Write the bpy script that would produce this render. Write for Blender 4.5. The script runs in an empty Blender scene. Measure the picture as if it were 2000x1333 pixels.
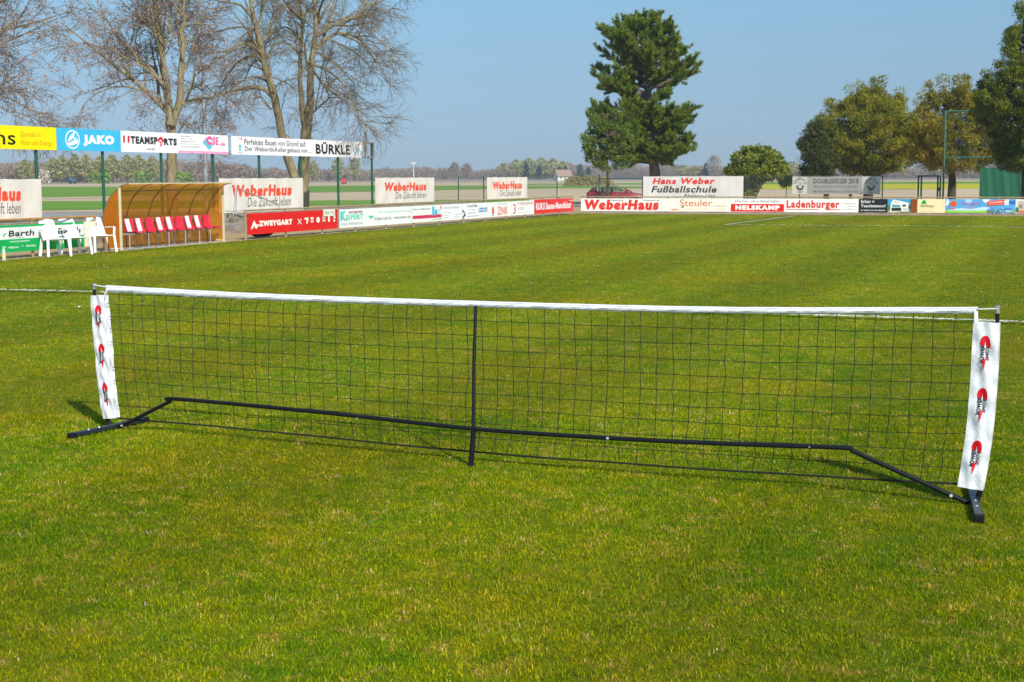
import bpy, math, random
import numpy as np
from mathutils import Vector, Matrix, Quaternion

# ---------------------------------------------------------------- camera, world, sun, exposure
SC = bpy.context.scene
COL = SC.collection
CAM_H = 1.82
F_PX = 2850.0                      # focal length in photo pixels (photo 2000 wide)
PITCH = math.atan(320.5 / F_PX)
ROLL = 0.0035
_cp, _sp = math.cos(PITCH), math.sin(PITCH)
FWD = Vector((0, _cp, -_sp))
_U0 = Vector((0, _sp, _cp))
_X0 = Vector((1, 0, 0))
RGT = _X0 * math.cos(ROLL) - _U0 * math.sin(ROLL)
UPV = _U0 * math.cos(ROLL) + _X0 * math.sin(ROLL)
CAM_LOC = Vector((0, 0, CAM_H))

cam_d = bpy.data.cameras.new('camera')
cam = bpy.data.objects.new('camera', cam_d)
COL.objects.link(cam)
cam.matrix_world = Matrix(((RGT.x, UPV.x, -FWD.x, 0), (RGT.y, UPV.y, -FWD.y, 0), (RGT.z, UPV.z, -FWD.z, CAM_H), (0, 0, 0, 1)))
cam_d.sensor_width = 36
cam_d.lens = 36 * F_PX / 2000
cam_d.clip_start = 0.1
cam_d.clip_end = 6000
cam_d.dof.use_dof = True
cam_d.dof.focus_distance = 9.6
cam_d.dof.aperture_fstop = 11
SC.camera = cam

SUN_EL = math.radians(36)
SUN_AZ = math.atan2(0.65, -1.35)            # direction TO the sun, seen from above: x = sin, y = cos
sun_dir = Vector((math.sin(SUN_AZ) * math.cos(SUN_EL), math.cos(SUN_AZ) * math.cos(SUN_EL), math.sin(SUN_EL)))
W = bpy.data.worlds.new('World')
SC.world = W
W.use_nodes = True
nt = W.node_tree
nt.nodes.clear()
sky = nt.nodes.new('ShaderNodeTexSky')
sky.sky_type = 'NISHITA'
sky.sun_disc = False
sky.sun_elevation = SUN_EL
sky.sun_rotation = SUN_AZ
sky.altitude = 100
sky.air_density = 1.0
sky.dust_density = 0.3
sky.ozone_density = 0.5
bg = nt.nodes.new('ShaderNodeBackground')
bg.inputs['Strength'].default_value = 0.125
wo = nt.nodes.new('ShaderNodeOutputWorld')
tcw = nt.nodes.new('ShaderNodeTexCoord'); mpw = nt.nodes.new('ShaderNodeMapping'); mpw.vector_type = 'POINT'
mpw.inputs['Scale'].default_value = (1, 1, 0.45); mpw.inputs['Location'].default_value = (0, 0, 0.22)
nt.links.new(tcw.outputs['Generated'], mpw.inputs['Vector']); nt.links.new(mpw.outputs[0], sky.inputs['Vector'])
# dusty spring air: slightly greyer towards the horizon, clearer cyan above
sxyz = nt.nodes.new('ShaderNodeSeparateXYZ'); nt.links.new(tcw.outputs['Generated'], sxyz.inputs[0])
rmp = nt.nodes.new('ShaderNodeValToRGB'); rmp.color_ramp.elements[0].position = 0.0; rmp.color_ramp.elements[1].position = 0.13
rmp.color_ramp.elements[0].color = (0.97, 0.86, 0.74, 1); rmp.color_ramp.elements[1].color = (0.90, 1.10, 1.06, 1)
nt.links.new(sxyz.outputs['Z'], rmp.inputs['Fac'])
mxs = nt.nodes.new('ShaderNodeMix'); mxs.data_type = 'RGBA'; mxs.blend_type = 'MULTIPLY'; mxs.inputs[0].default_value = 1.0
nt.links.new(sky.outputs[0], mxs.inputs[6]); nt.links.new(rmp.outputs['Color'], mxs.inputs[7])
nt.links.new(mxs.outputs[2], bg.inputs['Color'])
nt.links.new(bg.outputs[0], wo.inputs['Surface'])

sun_l = bpy.data.lights.new('sun', 'SUN')
sun_l.energy = 4.6
sun_l.angle = math.radians(0.53)
sun_l.color = (1.0, 0.955, 0.88)
sun = bpy.data.objects.new('sun', sun_l)
COL.objects.link(sun)
sun.rotation_euler = sun_dir.to_track_quat('Z', 'Y').to_euler()

SC.view_settings.view_transform = 'Standard'
SC.view_settings.look = 'None'
SC.view_settings.exposure = 0.12
SC.view_settings.gamma = 1.0
SC.cycles.use_denoising = True
SC.cycles.max_bounces = 8
SC.cycles.transparent_max_bounces = 16
SC.cycles.volume_bounces = 0

rng = np.random.default_rng(7)
random.seed(7)

# ---------------------------------------------------------------- camera geometry used to find real positions
def ray(px, py):
    return FWD + RGT * ((px - 1000) / F_PX) - UPV * ((py - 666.5) / F_PX)
def ground(px, py, z=0.0):
    d = ray(px, py)
    t = (z - CAM_H) / d.z
    return CAM_LOC + d * t
def at_depth(px, py, Y):
    d = ray(px, py)
    return CAM_LOC + d * (Y / d.y)
class Line:
    """vertical plane through ground point p0 along unit direction u (x to the right as seen), n points to the viewer"""
    def __init__(s, p0, u):
        s.p0 = Vector((p0.x, p0.y, 0)); s.u = Vector((u.x, u.y, 0)).normalized()
        s.n = Vector((s.u.y, -s.u.x, 0))
        s.rot = math.atan2(s.u.y, s.u.x)
    def off(s, d):
        return Line(s.p0 + s.n * d, s.u)
    def hit(s, px, py):
        d = ray(px, py)
        t = (s.p0 - CAM_LOC).dot(s.n) / d.dot(s.n)
        p = CAM_LOC + d * t
        return (p - s.p0).dot(s.u), p.z
    def s_at(s, px, py=345):
        return s.hit(px, py)[0]
    def pt(s, a, z=0, d=0):
        p = s.p0 + s.u * a + s.n * d
        return Vector((p.x, p.y, z))

# ---------------------------------------------------------------- materials
MATS = {}
def rgb(c):
    if isinstance(c, str):
        c = c.lstrip('#')
        v = [int(c[i:i+2], 16) / 255 for i in (0, 2, 4)]
        return tuple(((x + 0.055) / 1.055) ** 2.4 if x > 0.04045 else x / 12.92 for x in v)
    return tuple(c)
def mat(name, col, rough=0.6, var=0.0, scale=4.0, spec=0.4, metal=0.0, col2=None, bump=0.0, bscale=40, trans=0.0, coat=0.0, island=0.0, stretch=None):
    if name in MATS: return MATS[name]
    m = bpy.data.materials.new(name); m.use_nodes = True
    n = m.node_tree; b = n.nodes['Principled BSDF']
    c = rgb(col)
    b.inputs['Roughness'].default_value = rough
    b.inputs['Metallic'].default_value = metal
    b.inputs['Specular IOR Level'].default_value = spec
    b.inputs['Coat Weight'].default_value = coat
    src = None
    if var > 0 or col2 is not None or island > 0 or bump > 0:
        tc = n.nodes.new('ShaderNodeTexCoord')
        co = tc.outputs['Object']
        if stretch:
            mp = n.nodes.new('ShaderNodeMapping'); mp.inputs['Scale'].default_value = stretch
            n.links.new(co, mp.inputs['Vector']); co = mp.outputs[0]
    if var > 0 or col2 is not None:
        nz = n.nodes.new('ShaderNodeTexNoise'); nz.inputs['Scale'].default_value = scale; nz.inputs['Detail'].default_value = 5; nz.inputs['Roughness'].default_value = 0.6
        n.links.new(co, nz.inputs['Vector'])
        cr = n.nodes.new('ShaderNodeValToRGB')
        cr.color_ramp.elements[0].position = 0.33; cr.color_ramp.elements[1].position = 0.67
        c2 = rgb(col2) if col2 is not None else tuple(min(1, x * (1 + var)) for x in c)
        c1 = c if col2 is not None else tuple(x * (1 - var) for x in c)
        cr.color_ramp.elements[0].color = (*c1, 1); cr.color_ramp.elements[1].color = (*c2, 1)
        n.links.new(nz.outputs['Fac'], cr.inputs['Fac']); src = cr.outputs['Color']
    if island > 0:
        ge = n.nodes.new('ShaderNodeNewGeometry')
        hs = n.nodes.new('ShaderNodeHueSaturation')
        mr = n.nodes.new('ShaderNodeMapRange'); mr.inputs['To Min'].default_value = 1 - island; mr.inputs['To Max'].default_value = 1 + island
        n.links.new(ge.outputs['Random Per Island'], mr.inputs['Value']); n.links.new(mr.outputs[0], hs.inputs['Value'])
        if src is None: hs.inputs['Color'].default_value = (*c, 1)
        else: n.links.new(src, hs.inputs['Color'])
        src = hs.outputs['Color']
    if src is None: b.inputs['Base Color'].default_value = (*c, 1)
    else: n.links.new(src, b.inputs['Base Color'])
    if bump > 0:
        bz = n.nodes.new('ShaderNodeTexNoise'); bz.inputs['Scale'].default_value = bscale; bz.inputs['Detail'].default_value = 4
        n.links.new(co, bz.inputs['Vector'])
        bp = n.nodes.new('ShaderNodeBump'); bp.inputs['Strength'].default_value = bump; bp.inputs['Distance'].default_value = 0.05
        n.links.new(bz.outputs['Fac'], bp.inputs['Height']); n.links.new(bp.outputs[0], b.inputs['Normal'])
    if trans > 0:
        tr = n.nodes.new('ShaderNodeBsdfTranslucent'); mx = n.nodes.new('ShaderNodeMixShader'); mx.inputs[0].default_value = trans
        if src is None: tr.inputs['Color'].default_value = (*c, 1)
        else: n.links.new(src, tr.inputs['Color'])
        out = n.nodes['Material Output']
        n.links.new(b.outputs[0], mx.inputs[1]); n.links.new(tr.outputs[0], mx.inputs[2]); n.links.new(mx.outputs[0], out.inputs['Surface'])
    MATS[name] = m
    return m
def paint(c, rough=0.45):
    c = c.lower()
    return mat('print_' + c.strip('#'), c, rough, spec=0.3)

# ---------------------------------------------------------------- mesh helpers
class MB:
    def __init__(s): s.v = []; s.f = []; s.m = []; s.mats = []
    def mi(s, m):
        if m is None: return 0
        if m not in s.mats: s.mats.append(m)
        return s.mats.index(m)
    def add(s, vs, fs, m=None):
        o = len(s.v); k = s.mi(m)
        s.v += [tuple(x) for x in vs]
        for f in fs: s.f.append(tuple(i + o for i in f)); s.m.append(k)
        return s
    def box(s, x0, x1, y0, y1, z0, z1, m=None):
        vs = [(x, y, z) for x in (x0, x1) for y in (y0, y1) for z in (z0, z1)]
        return s.add(vs, [(0, 1, 3, 2), (4, 6, 7, 5), (0, 4, 5, 1), (2, 3, 7, 6), (0, 2, 6, 4), (1, 5, 7, 3)], m)
    def bar(s, a, b, w, h=None, m=None, up=Vector((0, 0, 1))):
        h = w if h is None else h
        a = Vector(a); b = Vector(b); d = (b - a).normalized()
        if abs(d.dot(up)) > 0.98: up = Vector((0, 1, 0))
        sd = d.cross(up).normalized() * (w / 2); u = sd.cross(d).normalized() * (h / 2)
        vs = [p + x * sd + y * u for p in (a, b) for x, y in ((-1, -1), (1, -1), (1, 1), (-1, 1))]
        return s.add(vs, [(3, 2, 1, 0), (4, 5, 6, 7), (0, 1, 5, 4), (1, 2, 6, 5), (2, 3, 7, 6), (3, 0, 4, 7)], m)
    def tube(s, pts, r, k=8, m=None, cap=True):
        pts = [Vector(p) for p in pts]; n = len(pts)
        rs = r if hasattr(r, '__len__') else [r] * n
        rings = []; ref = None
        for i, p in enumerate(pts):
            t = ((pts[min(i + 1, n - 1)] - pts[max(i - 1, 0)])).normalized()
            if ref is None:
                ref = Vector((0, 0, 1)) if abs(t.z) < 0.9 else Vector((1, 0, 0))
            x = (ref - t * ref.dot(t)).normalized(); y = t.cross(x); ref = x
            rings += [p + (x * math.cos(2 * math.pi * j / k) + y * math.sin(2 * math.pi * j / k)) * rs[i] for j in range(k)]
        fs = [(i * k + j, i * k + (j + 1) % k, (i + 1) * k + (j + 1) % k, (i + 1) * k + j) for i in range(n - 1) for j in range(k)]
        if cap: fs += [tuple(range(k - 1, -1, -1)), tuple((n - 1) * k + j for j in range(k))]
        return s.add(rings, fs, m)
    def lathe(s, prof, c=(0, 0, 0), k=12, m=None):
        vs = [(c[0] + r * math.cos(2 * math.pi * j / k), c[1] + r * math.sin(2 * math.pi * j / k), c[2] + z) for r, z in prof for j in range(k)]
        n = len(prof)
        fs = [(i * k + j, i * k + (j + 1) % k, (i + 1) * k + (j + 1) % k, (i + 1) * k + j) for i in range(n - 1) for j in range(k)]
        fs += [tuple(range(k - 1, -1, -1)), tuple((n - 1) * k + j for j in range(k))]
        return s.add(vs, fs, m)
    def grid(s, fn, nu, nv, m=None):
        vs = [fn(i / nu, j / nv) for j in range(nv + 1) for i in range(nu + 1)]
        fs = [(j * (nu + 1) + i, j * (nu + 1) + i + 1, (j + 1) * (nu + 1) + i + 1, (j + 1) * (nu + 1) + i) for j in range(nv) for i in range(nu)]
        return s.add(vs, fs, m)
    def prism(s, poly, y0, y1, m=None):
        """polygon in x,z extruded from y0 to y1"""
        n = len(poly)
        vs = [(x, y0, z) for x, z in poly] + [(x, y1, z) for x, z in poly]
        fs = [tuple(range(n)), tuple(range(2 * n - 1, n - 1, -1))] + [(i, i + n, (i + 1) % n + n, (i + 1) % n) for i in range(n)]
        return s.add(vs, fs, m)
    def build(s, name, m=None, parent=None, smooth=False, off=None, bevel=0.0, angle=40):
        me = bpy.data.meshes.new(name)
        vs = s.v if off is None else [(x - off[0], y - off[1], z - off[2]) for x, y, z in s.v]
        me.from_pydata(vs, [], s.f)
        for x in (s.mats or [m]): me.materials.append(x)
        if s.mats: me.polygons.foreach_set('material_index', s.m)
        if smooth:
            me.polygons.foreach_set('use_smooth', [True] * len(me.polygons))
            me.set_sharp_from_angle(angle=math.radians(angle))
        me.update()
        o = bpy.data.objects.new(name, me); COL.objects.link(o)
        if parent is not None: o.parent = parent
        if bevel > 0:
            md = o.modifiers.new('bevel', 'BEVEL'); md.width = bevel; md.segments = 2; md.limit_method = 'ANGLE'
        return o

def np_mesh(name, V, Fc, m, parent=None, smooth=False):
    """V (N,3), Fc (M,k) index array -> one mesh object"""
    V = np.asarray(V, dtype=np.float32); Fc = np.asarray(Fc, dtype=np.int32)
    me = bpy.data.meshes.new(name)
    me.vertices.add(len(V)); me.vertices.foreach_set('co', V.ravel())
    k = Fc.shape[1]
    me.loops.add(Fc.size); me.loops.foreach_set('vertex_index', Fc.ravel())
    me.polygons.add(len(Fc)); me.polygons.foreach_set('loop_start', np.arange(0, Fc.size, k, dtype=np.int32))
    try: me.polygons.foreach_set('loop_total', np.full(len(Fc), k, dtype=np.int32))
    except Exception: pass
    if smooth: me.polygons.foreach_set('use_smooth', np.ones(len(Fc), dtype=bool))
    me.materials.append(m)
    me.update(calc_edges=True)
    o = bpy.data.objects.new(name, me); COL.objects.link(o)
    if parent is not None: o.parent = parent
    return o

def tag(o, label, cat, group=None):
    o['label'] = label; o['category'] = cat
    if group: o['group'] = group
    return o
def structure(o): o['kind'] = 'structure'; return o
def stuff(o, label=None, cat=None):
    o['kind'] = 'stuff'
    if label: o['label'] = label
    if cat: o['category'] = cat
    return o
def thing(name, label, cat, loc, rot=0.0, group=None):
    o = bpy.data.objects.new(name, None); COL.objects.link(o)
    o.empty_display_size = 0.2
    o.location = loc; o.rotation_euler = (0, 0, rot)
    return tag(o, label, cat, group)
def copy_tree(o, parent=None):
    c = o.copy(); COL.objects.link(c); c.parent = parent
    for ch in list(o.children): copy_tree(ch, c)
    return c

# text: glyph outlines from the built-in font, triangulated, scaled to fill a unit box
TXT = {}
def text_tris(s, bold=0.0, shear=0.0, space=1.0):
    key = (s, bold, shear, space)
    if key in TXT: return TXT[key]
    cu = bpy.data.curves.new('t', 'FONT'); cu.body = s; cu.size = 1; cu.offset = bold; cu.shear = shear; cu.space_character = space
    cu.resolution_u = 3
    o = bpy.data.objects.new('t', cu); COL.objects.link(o)
    dg = bpy.context.evaluated_depsgraph_get()
    me = bpy.data.meshes.new_from_object(o.evaluated_get(dg))
    vs = [tuple(v.co[:2]) for v in me.vertices]; fs = [tuple(p.vertices) for p in me.polygons]
    bpy.data.objects.remove(o); bpy.data.curves.remove(cu); bpy.data.meshes.remove(me)
    x0 = min(v[0] for v in vs); x1 = max(v[0] for v in vs); y0 = min(v[1] for v in vs); y1 = max(v[1] for v in vs)
    vs = [((x - x0) / (x1 - x0), (y - y0) / (y1 - y0)) for x, y in vs]
    TXT[key] = (vs, fs)
    return vs, fs
def _split(tris, m):
    """cut triangles in u, v until no edge is longer than m = (mu, mv)"""
    out = []; st = list(tris)
    while st:
        t = st.pop()
        e = [max(abs(t[i][0] - t[(i + 1) % 3][0]) / m[0], abs(t[i][1] - t[(i + 1) % 3][1]) / m[1]) for i in range(3)]
        k = e.index(max(e))
        if e[k] <= 1: out.append(t); continue
        a, b, c = t[k], t[(k + 1) % 3], t[(k + 2) % 3]
        h = ((a[0] + b[0]) / 2, (a[1] + b[1]) / 2)
        st += [(a, h, c), (h, b, c)]
    return out
def _ear(poly):
    from mathutils.geometry import tessellate_polygon
    P = [Vector((u, v, 0)) for u, v in poly]
    return [tuple(poly[i] for i in t) for t in tessellate_polygon([P])]
def print_items(mb, items, surf, fine=None, base=0.0):
    """items are printed on surf(u, v, lift) -> point; every item lies a little above the one before"""
    for k, it in enumerate(items):
        lift = base + 0.0035 + 0.0012 * k
        t = it[0]
        if t == 't':
            _, s, u0, v0, u1, v1, c, *o = it
            bold = o[0] if o else 0.0; sh = o[1] if len(o) > 1 else 0.0; rise = o[2] if len(o) > 2 else 0.0
            vs, fs = text_tris(s, bold * .72, sh, 1 + bold * 2.2)
            uv = [(u0 + x * (u1 - u0), v0 + y * (v1 - v0) + rise * x) for x, y in vs]
        elif t == 'r':
            _, u0, v0, u1, v1, c = it
            uv = [(u0, v0), (u1, v0), (u1, v1), (u0, v1)]; fs = [(0, 1, 2), (0, 2, 3)]
        elif t == 'p':
            uv = []; fs = []; c = it[2]
            for tr in _ear(it[1]): fs.append((len(uv), len(uv) + 1, len(uv) + 2)); uv += list(tr)
        elif t == 'e':
            _, cu, cv, ru, rv, c = it
            uv = [(cu + ru * math.cos(a * math.pi / 12), cv + rv * math.sin(a * math.pi / 12)) for a in range(24)]
            fs = [(0, i, i + 1) for i in range(1, 23)]
        elif t == 'ring':
            _, cu, cv, ru, rv, w, c, a0, a1 = it
            n = 28; uv = []
            for i in range(n + 1):
                a = math.radians(a0 + (a1 - a0) * i / n)
                for q in (1, 1 - w): uv.append((cu + ru * q * math.cos(a), cv + rv * q * math.sin(a)))
            fs = []
            for i in range(n): fs += [(2 * i, 2 * i + 2, 2 * i + 3), (2 * i, 2 * i + 3, 2 * i + 1)]
        elif t == 'arc':                                   # letters set on an arc, top side up
            _, s, cu, cv, ru, rv, hh, c, a0, a1 = it
            uv = []; fs = []
            for i, ch in enumerate(s):
                if ch == ' ': continue
                a = math.radians(a0 + (a1 - a0) * (i + .5) / len(s)); cw = abs(math.radians(a1 - a0)) / len(s) * .8
                vs2, f2 = text_tris(ch, 0.03)
                o2 = len(uv); inward = 1 if a1 < a0 else -1
                for x, y in vs2:
                    q = 1 + inward * (y - .5) * hh; b2 = a - inward * (x - .5) * cw
                    uv.append((cu + ru * q * math.cos(b2), cv + rv * q * math.sin(b2)))
                fs += [tuple(j + o2 for j in f) for f in f2]
        if fine:
            tr = []
            for f in fs:
                for j in range(1, len(f) - 1): tr.append((uv[f[0]], uv[f[j]], uv[f[j + 1]]))
            tr = _split(tr, fine)
            uv = [p for t3 in tr for p in t3]; fs = [(3 * i, 3 * i + 1, 3 * i + 2) for i in range(len(tr))]
        mb.add([surf(u, v, lift) for u, v in uv], fs, paint(c))
# ---------------------------------------------------------------- site lines
def hor(px): return 346.0 - 0.0035 * (px - 1000)
def dirn(px):
    d = ray(px, hor(px)); return Vector((d.x, d.y, 0)).normalized()
U_L = dirn(2085)
L = Line(ground(858, 438.7), U_L)                       # perimeter rail on the left
_a, _b = ground(1139, 417.7), ground(1907, 422.4)
R = Line(_a, _b - _a)                                   # perimeter rail at the far end
FL = L.off(-5.4)                                        # fence behind the left rail
_c = FL.pt(FL.s_at(1093))
FR = Line(_c, R.u)                                      # fence behind the far rail
T_H = 0.58                                              # height of the standing terrace

# ---------------------------------------------------------------- ground
def lawn_nodes(n, co, straw=True):
    """shared colour of turf: patches of green, yellow green and dry straw, light mowing stripes"""
    def noise(scale, detail=4, rough=0.6, dist=0.0):
        z = n.nodes.new('ShaderNodeTexNoise'); z.inputs['Scale'].default_value = scale; z.inputs['Detail'].default_value = detail
        z.inputs['Roughness'].default_value = rough; z.inputs['Distortion'].default_value = dist
        n.links.new(co, z.inputs['Vector']); return z.outputs['Fac']
    def ramp(f, p0, p1, c0=(0, 0, 0), c1=(1, 1, 1)):
        r = n.nodes.new('ShaderNodeValToRGB'); r.color_ramp.elements[0].position = p0; r.color_ramp.elements[1].position = p1
        r.color_ramp.elements[0].color = (*c0, 1); r.color_ramp.elements[1].color = (*c1, 1)
        n.links.new(f, r.inputs['Fac']); return r.outputs['Color']
    def mix(f, a, b):
        m = n.nodes.new('ShaderNodeMix'); m.data_type = 'RGBA'
        n.links.new(f, m.inputs[0]); n.links.new(a, m.inputs[6]); n.links.new(b, m.inputs[7]); return m.outputs[2]
    base = ramp(noise(0.55, 6, 0.7, 0.4), 0.36, 0.66, GR_A, GR_B)
    mid = ramp(noise(3.2, 5, 0.7, 0.6), 0.42, 0.70)
    c = n.nodes.new('ShaderNodeRGB'); c.outputs[0].default_value = (*GR_C, 1)
    m1 = mix(mid, base, c.outputs[0])
    dry = ramp(noise(6.0, 7, 0.8, 0.9), 0.52, 0.66)
    dry2 = n.nodes.new('ShaderNodeMath'); dry2.operation = 'MULTIPLY'; n.links.new(dry, dry2.inputs[0]); dry2.inputs[1].default_value = 0.85
    s = n.nodes.new('ShaderNodeRGB'); s.outputs[0].default_value = (*GR_D, 1)
    m2 = mix(dry2.outputs[0], m1, s.outputs[0])
    big = ramp(noise(0.22, 7, 0.72, 0.5), 0.47, 0.66)
    bm = n.nodes.new('ShaderNodeMath'); bm.operation = 'MULTIPLY'; n.links.new(big, bm.inputs[0]); bm.inputs[1].default_value = 0.8
    e_ = n.nodes.new('ShaderNodeRGB'); e_.outputs[0].default_value = (*GR_E, 1)
    m2 = mix(bm.outputs[0], m2, e_.outputs[0])
    dp = n.nodes.new('ShaderNodeVectorMath'); dp.operation = 'DOT_PRODUCT'
    dp.inputs[1].default_value = (L.n.x, L.n.y, 0); n.links.new(co, dp.inputs[0])
    mu = n.nodes.new('ShaderNodeMath'); mu.operation = 'MULTIPLY'; mu.inputs[1].default_value = 2 * math.pi / 3.6; n.links.new(dp.outputs['Value'], mu.inputs[0])
    sn = n.nodes.new('ShaderNodeMath'); sn.operation = 'SINE'; n.links.new(mu.outputs[0], sn.inputs[0])
    mr = n.nodes.new('ShaderNodeMapRange'); mr.inputs['From Min'].default_value = -0.5; mr.inputs['From Max'].default_value = 0.5
    mr.inputs['To Min'].default_value = 0.90; mr.inputs['To Max'].default_value = 1.10; n.links.new(sn.outputs[0], mr.inputs['Value'])
    hs = n.nodes.new('ShaderNodeHueSaturation'); n.links.new(m2, hs.inputs['Color']); n.links.new(mr.outputs[0], hs.inputs['Value'])
    return hs.outputs['Color']
GR_A = (0.172, 0.258, 0.001); GR_B = (0.312, 0.325, 0.001); GR_C = (0.098, 0.218, 0.001); GR_D = (0.56, 0.38, 0.060); GR_E = (0.325, 0.270, 0.002)

def lawn_material():
    m = bpy.data.materials.new('lawn'); m.use_nodes = True; n = m.node_tree; b = n.nodes['Principled BSDF']
    tc = n.nodes.new('ShaderNodeTexCoord'); co = tc.outputs['Object']
    col = lawn_nodes(n, co)
    z = n.nodes.new('ShaderNodeTexNoise'); z.inputs['Scale'].default_value = 22; z.inputs['Detail'].default_value = 6; z.inputs['Roughness'].default_value = 0.8
    mp = n.nodes.new('ShaderNodeMapping'); mp.inputs['Scale'].default_value = (1, 0.45, 1)
    n.links.new(co, mp.inputs['Vector']); n.links.new(mp.outputs[0], z.inputs['Vector'])
    mr = n.nodes.new('ShaderNodeMapRange'); mr.inputs['From Min'].default_value = 0.3; mr.inputs['From Max'].default_value = 0.7
    mr.inputs['To Min'].default_value = 0.36; mr.inputs['To Max'].default_value = 0.86
    n.links.new(z.outputs['Fac'], mr.inputs['Value'])
    hs = n.nodes.new('ShaderNodeHueSaturation'); n.links.new(col, hs.inputs['Color']); n.links.new(mr.outputs[0], hs.inputs['Value'])
    n.links.new(hs.outputs['Color'], b.inputs['Base Color'])
    b.inputs['Roughness'].default_value = 0.9; b.inputs['Specular IOR Level'].default_value = 0.1
    bp = n.nodes.new('ShaderNodeBump'); bp.inputs['Strength'].default_value = 0.7; bp.inputs['Distance'].default_value = 0.03
    n.links.new(z.outputs['Fac'], bp.inputs['Height']); n.links.new(bp.outputs[0], b.inputs['Normal'])
    return m
M_lawn = lawn_material()
M_dirt = mat('sandy_dirt', (0.36, 0.25, 0.13), 0.95, scale=1.3, col2=(0.47, 0.34, 0.19), bump=0.5, bscale=12, spec=0.1)
M_earth = mat('field_earth', (0.50, 0.37, 0.23), 0.95, scale=0.06, col2=(0.60, 0.46, 0.30), bump=0.4, bscale=3, spec=0.1)
M_brown = mat('far_earth', (0.34, 0.26, 0.18), 0.95, scale=0.03, col2=(0.42, 0.33, 0.23), spec=0.1)
M_crop = mat('young_crop', (0.115, 0.245, 0.014), 0.9, scale=0.09, col2=(0.18, 0.31, 0.025), bump=0.6, bscale=5, spec=0.1)
M_rape = mat('rape_flower', (0.56, 0.47, 0.012), 0.9, scale=0.25, col2=(0.42, 0.42, 0.02), bump=0.6, bscale=2, spec=0.1)
M_track = mat('grey_track', (0.28, 0.26, 0.24), 0.9, scale=0.4, col2=(0.36, 0.33, 0.30), bump=0.2, spec=0.2)
M_chalk = mat('chalk', (0.72, 0.74, 0.64), 0.9, var=0.15, scale=9, spec=0.1)

def sheet(name, pts, z, m, sub=None):
    if sum(a[0] * b[1] - b[0] * a[1] for a, b in zip(pts, pts[1:] + pts[:1])) < 0: pts = pts[::-1]
    mb = MB(); mb.add([(x, y, z) for x, y in pts], [tuple(range(len(pts)))], m)
    return structure(mb.build(name))
def ragged(pts, step, amp):
    out = []
    for (x0, y0), (x1, y1) in zip(pts, pts[1:] + pts[:1]):
        n = max(1, int(math.hypot(x1 - x0, y1 - y0) / step))
        for i in range(n):
            t = i / n; q = amp if i else 0
            out.append((x0 + (x1 - x0) * t + random.uniform(-q, q) * 0.3, y0 + (y1 - y0) * t + random.uniform(-q, q)))
    return out
sheet('ground', [(-900, -60), (900, -60), (900, 1150), (-900, 1150)], -0.06, M_brown)
sheet('bare_field', ragged([(-330, 62), (-330, 560), (330, 560), (330, 70), (20, 84)], 40, 1.0), -0.045, M_earth)
def PX(px, Y): return ((px - 1000) / F_PX * Y, Y)
sheet('green_field', ragged([PX(-500, 84), PX(100, 86), PX(600, 97), PX(1040, 112), PX(1035, 122), PX(700, 120), PX(100, 121), PX(-500, 120)], 5, 0.5), -0.030, M_crop)
sheet('green_strip', ragged([PX(-600, 118), PX(100, 147), PX(700, 194), PX(950, 224), PX(1100, 236), PX(1480, 226), PX(1480, 250), PX(1100, 296), PX(950, 316), PX(700, 334), PX(100, 328), PX(-600, 310)], 12, 1.2), -0.028, M_crop)
sheet('far_green_strip', ragged([PX(1000, 335), PX(1485, 330), PX(2500, 338), PX(2500, 430), PX(1480, 440), PX(1000, 400)], 25, 3), -0.028, M_crop)
sheet('rape_field', ragged([PX(1462, 205), PX(2600, 205), PX(2600, 330), PX(1490, 328)], 12, 1.6), -0.026, M_rape)
sheet('gravel_track', ragged([PX(-400, 60), PX(260, 58), PX(240, 80), PX(-400, 82)], 3, 0.5), -0.02, M_track)

# sandy strip under the rails, then the turf
def xy(p): return (p.x, p.y)
sL0, sL1 = L.s_at(-700), L.s_at(1128)
sR1 = R.s_at(2400)
corner = L.pt(sL1)
sheet('dirt_strip', [xy(L.pt(sL0 - 40, d=1.2)), xy(L.pt(sL1 + 4, d=1.2)), xy(L.pt(sL1 + 4, d=-9)), xy(L.pt(sL0 - 40, d=-9))], -0.012, M_dirt)
sheet('dirt_strip', [xy(R.pt(-6, d=1.4)), xy(R.pt(sR1, d=1.4)), xy(R.pt(sR1, d=-14)), xy(R.pt(-6, d=-14))], -0.008, M_dirt)
edge = [L.pt(sL0 - 40, d=0.55), L.pt(L.s_at(120), d=0.52), L.pt(L.s_at(215), d=0.42), L.pt(L.s_at(330), d=0.32), L.pt(L.s_at(450), d=0.18), L.pt(L.s_at(900), d=0.15), L.pt(L.s_at(1115), d=0.1), R.pt(R.s_at(1150), d=0.35), R.pt(R.s_at(1500), d=0.55), R.pt(sR1, d=0.6)]
epts = []
for p, q in zip(edge, edge[1:]):
    n = max(1, int((q - p).length / 0.7))
    for i in range(n):
        e = p.lerp(q, i / n); epts.append((e.x + random.uniform(-.05, .05), e.y + random.uniform(-.08, .08)))
epts += [xy(edge[-1]), (60, -50), (-60, -50)]
pitch = sheet('pitch', epts, 0.0, M_lawn)

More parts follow.
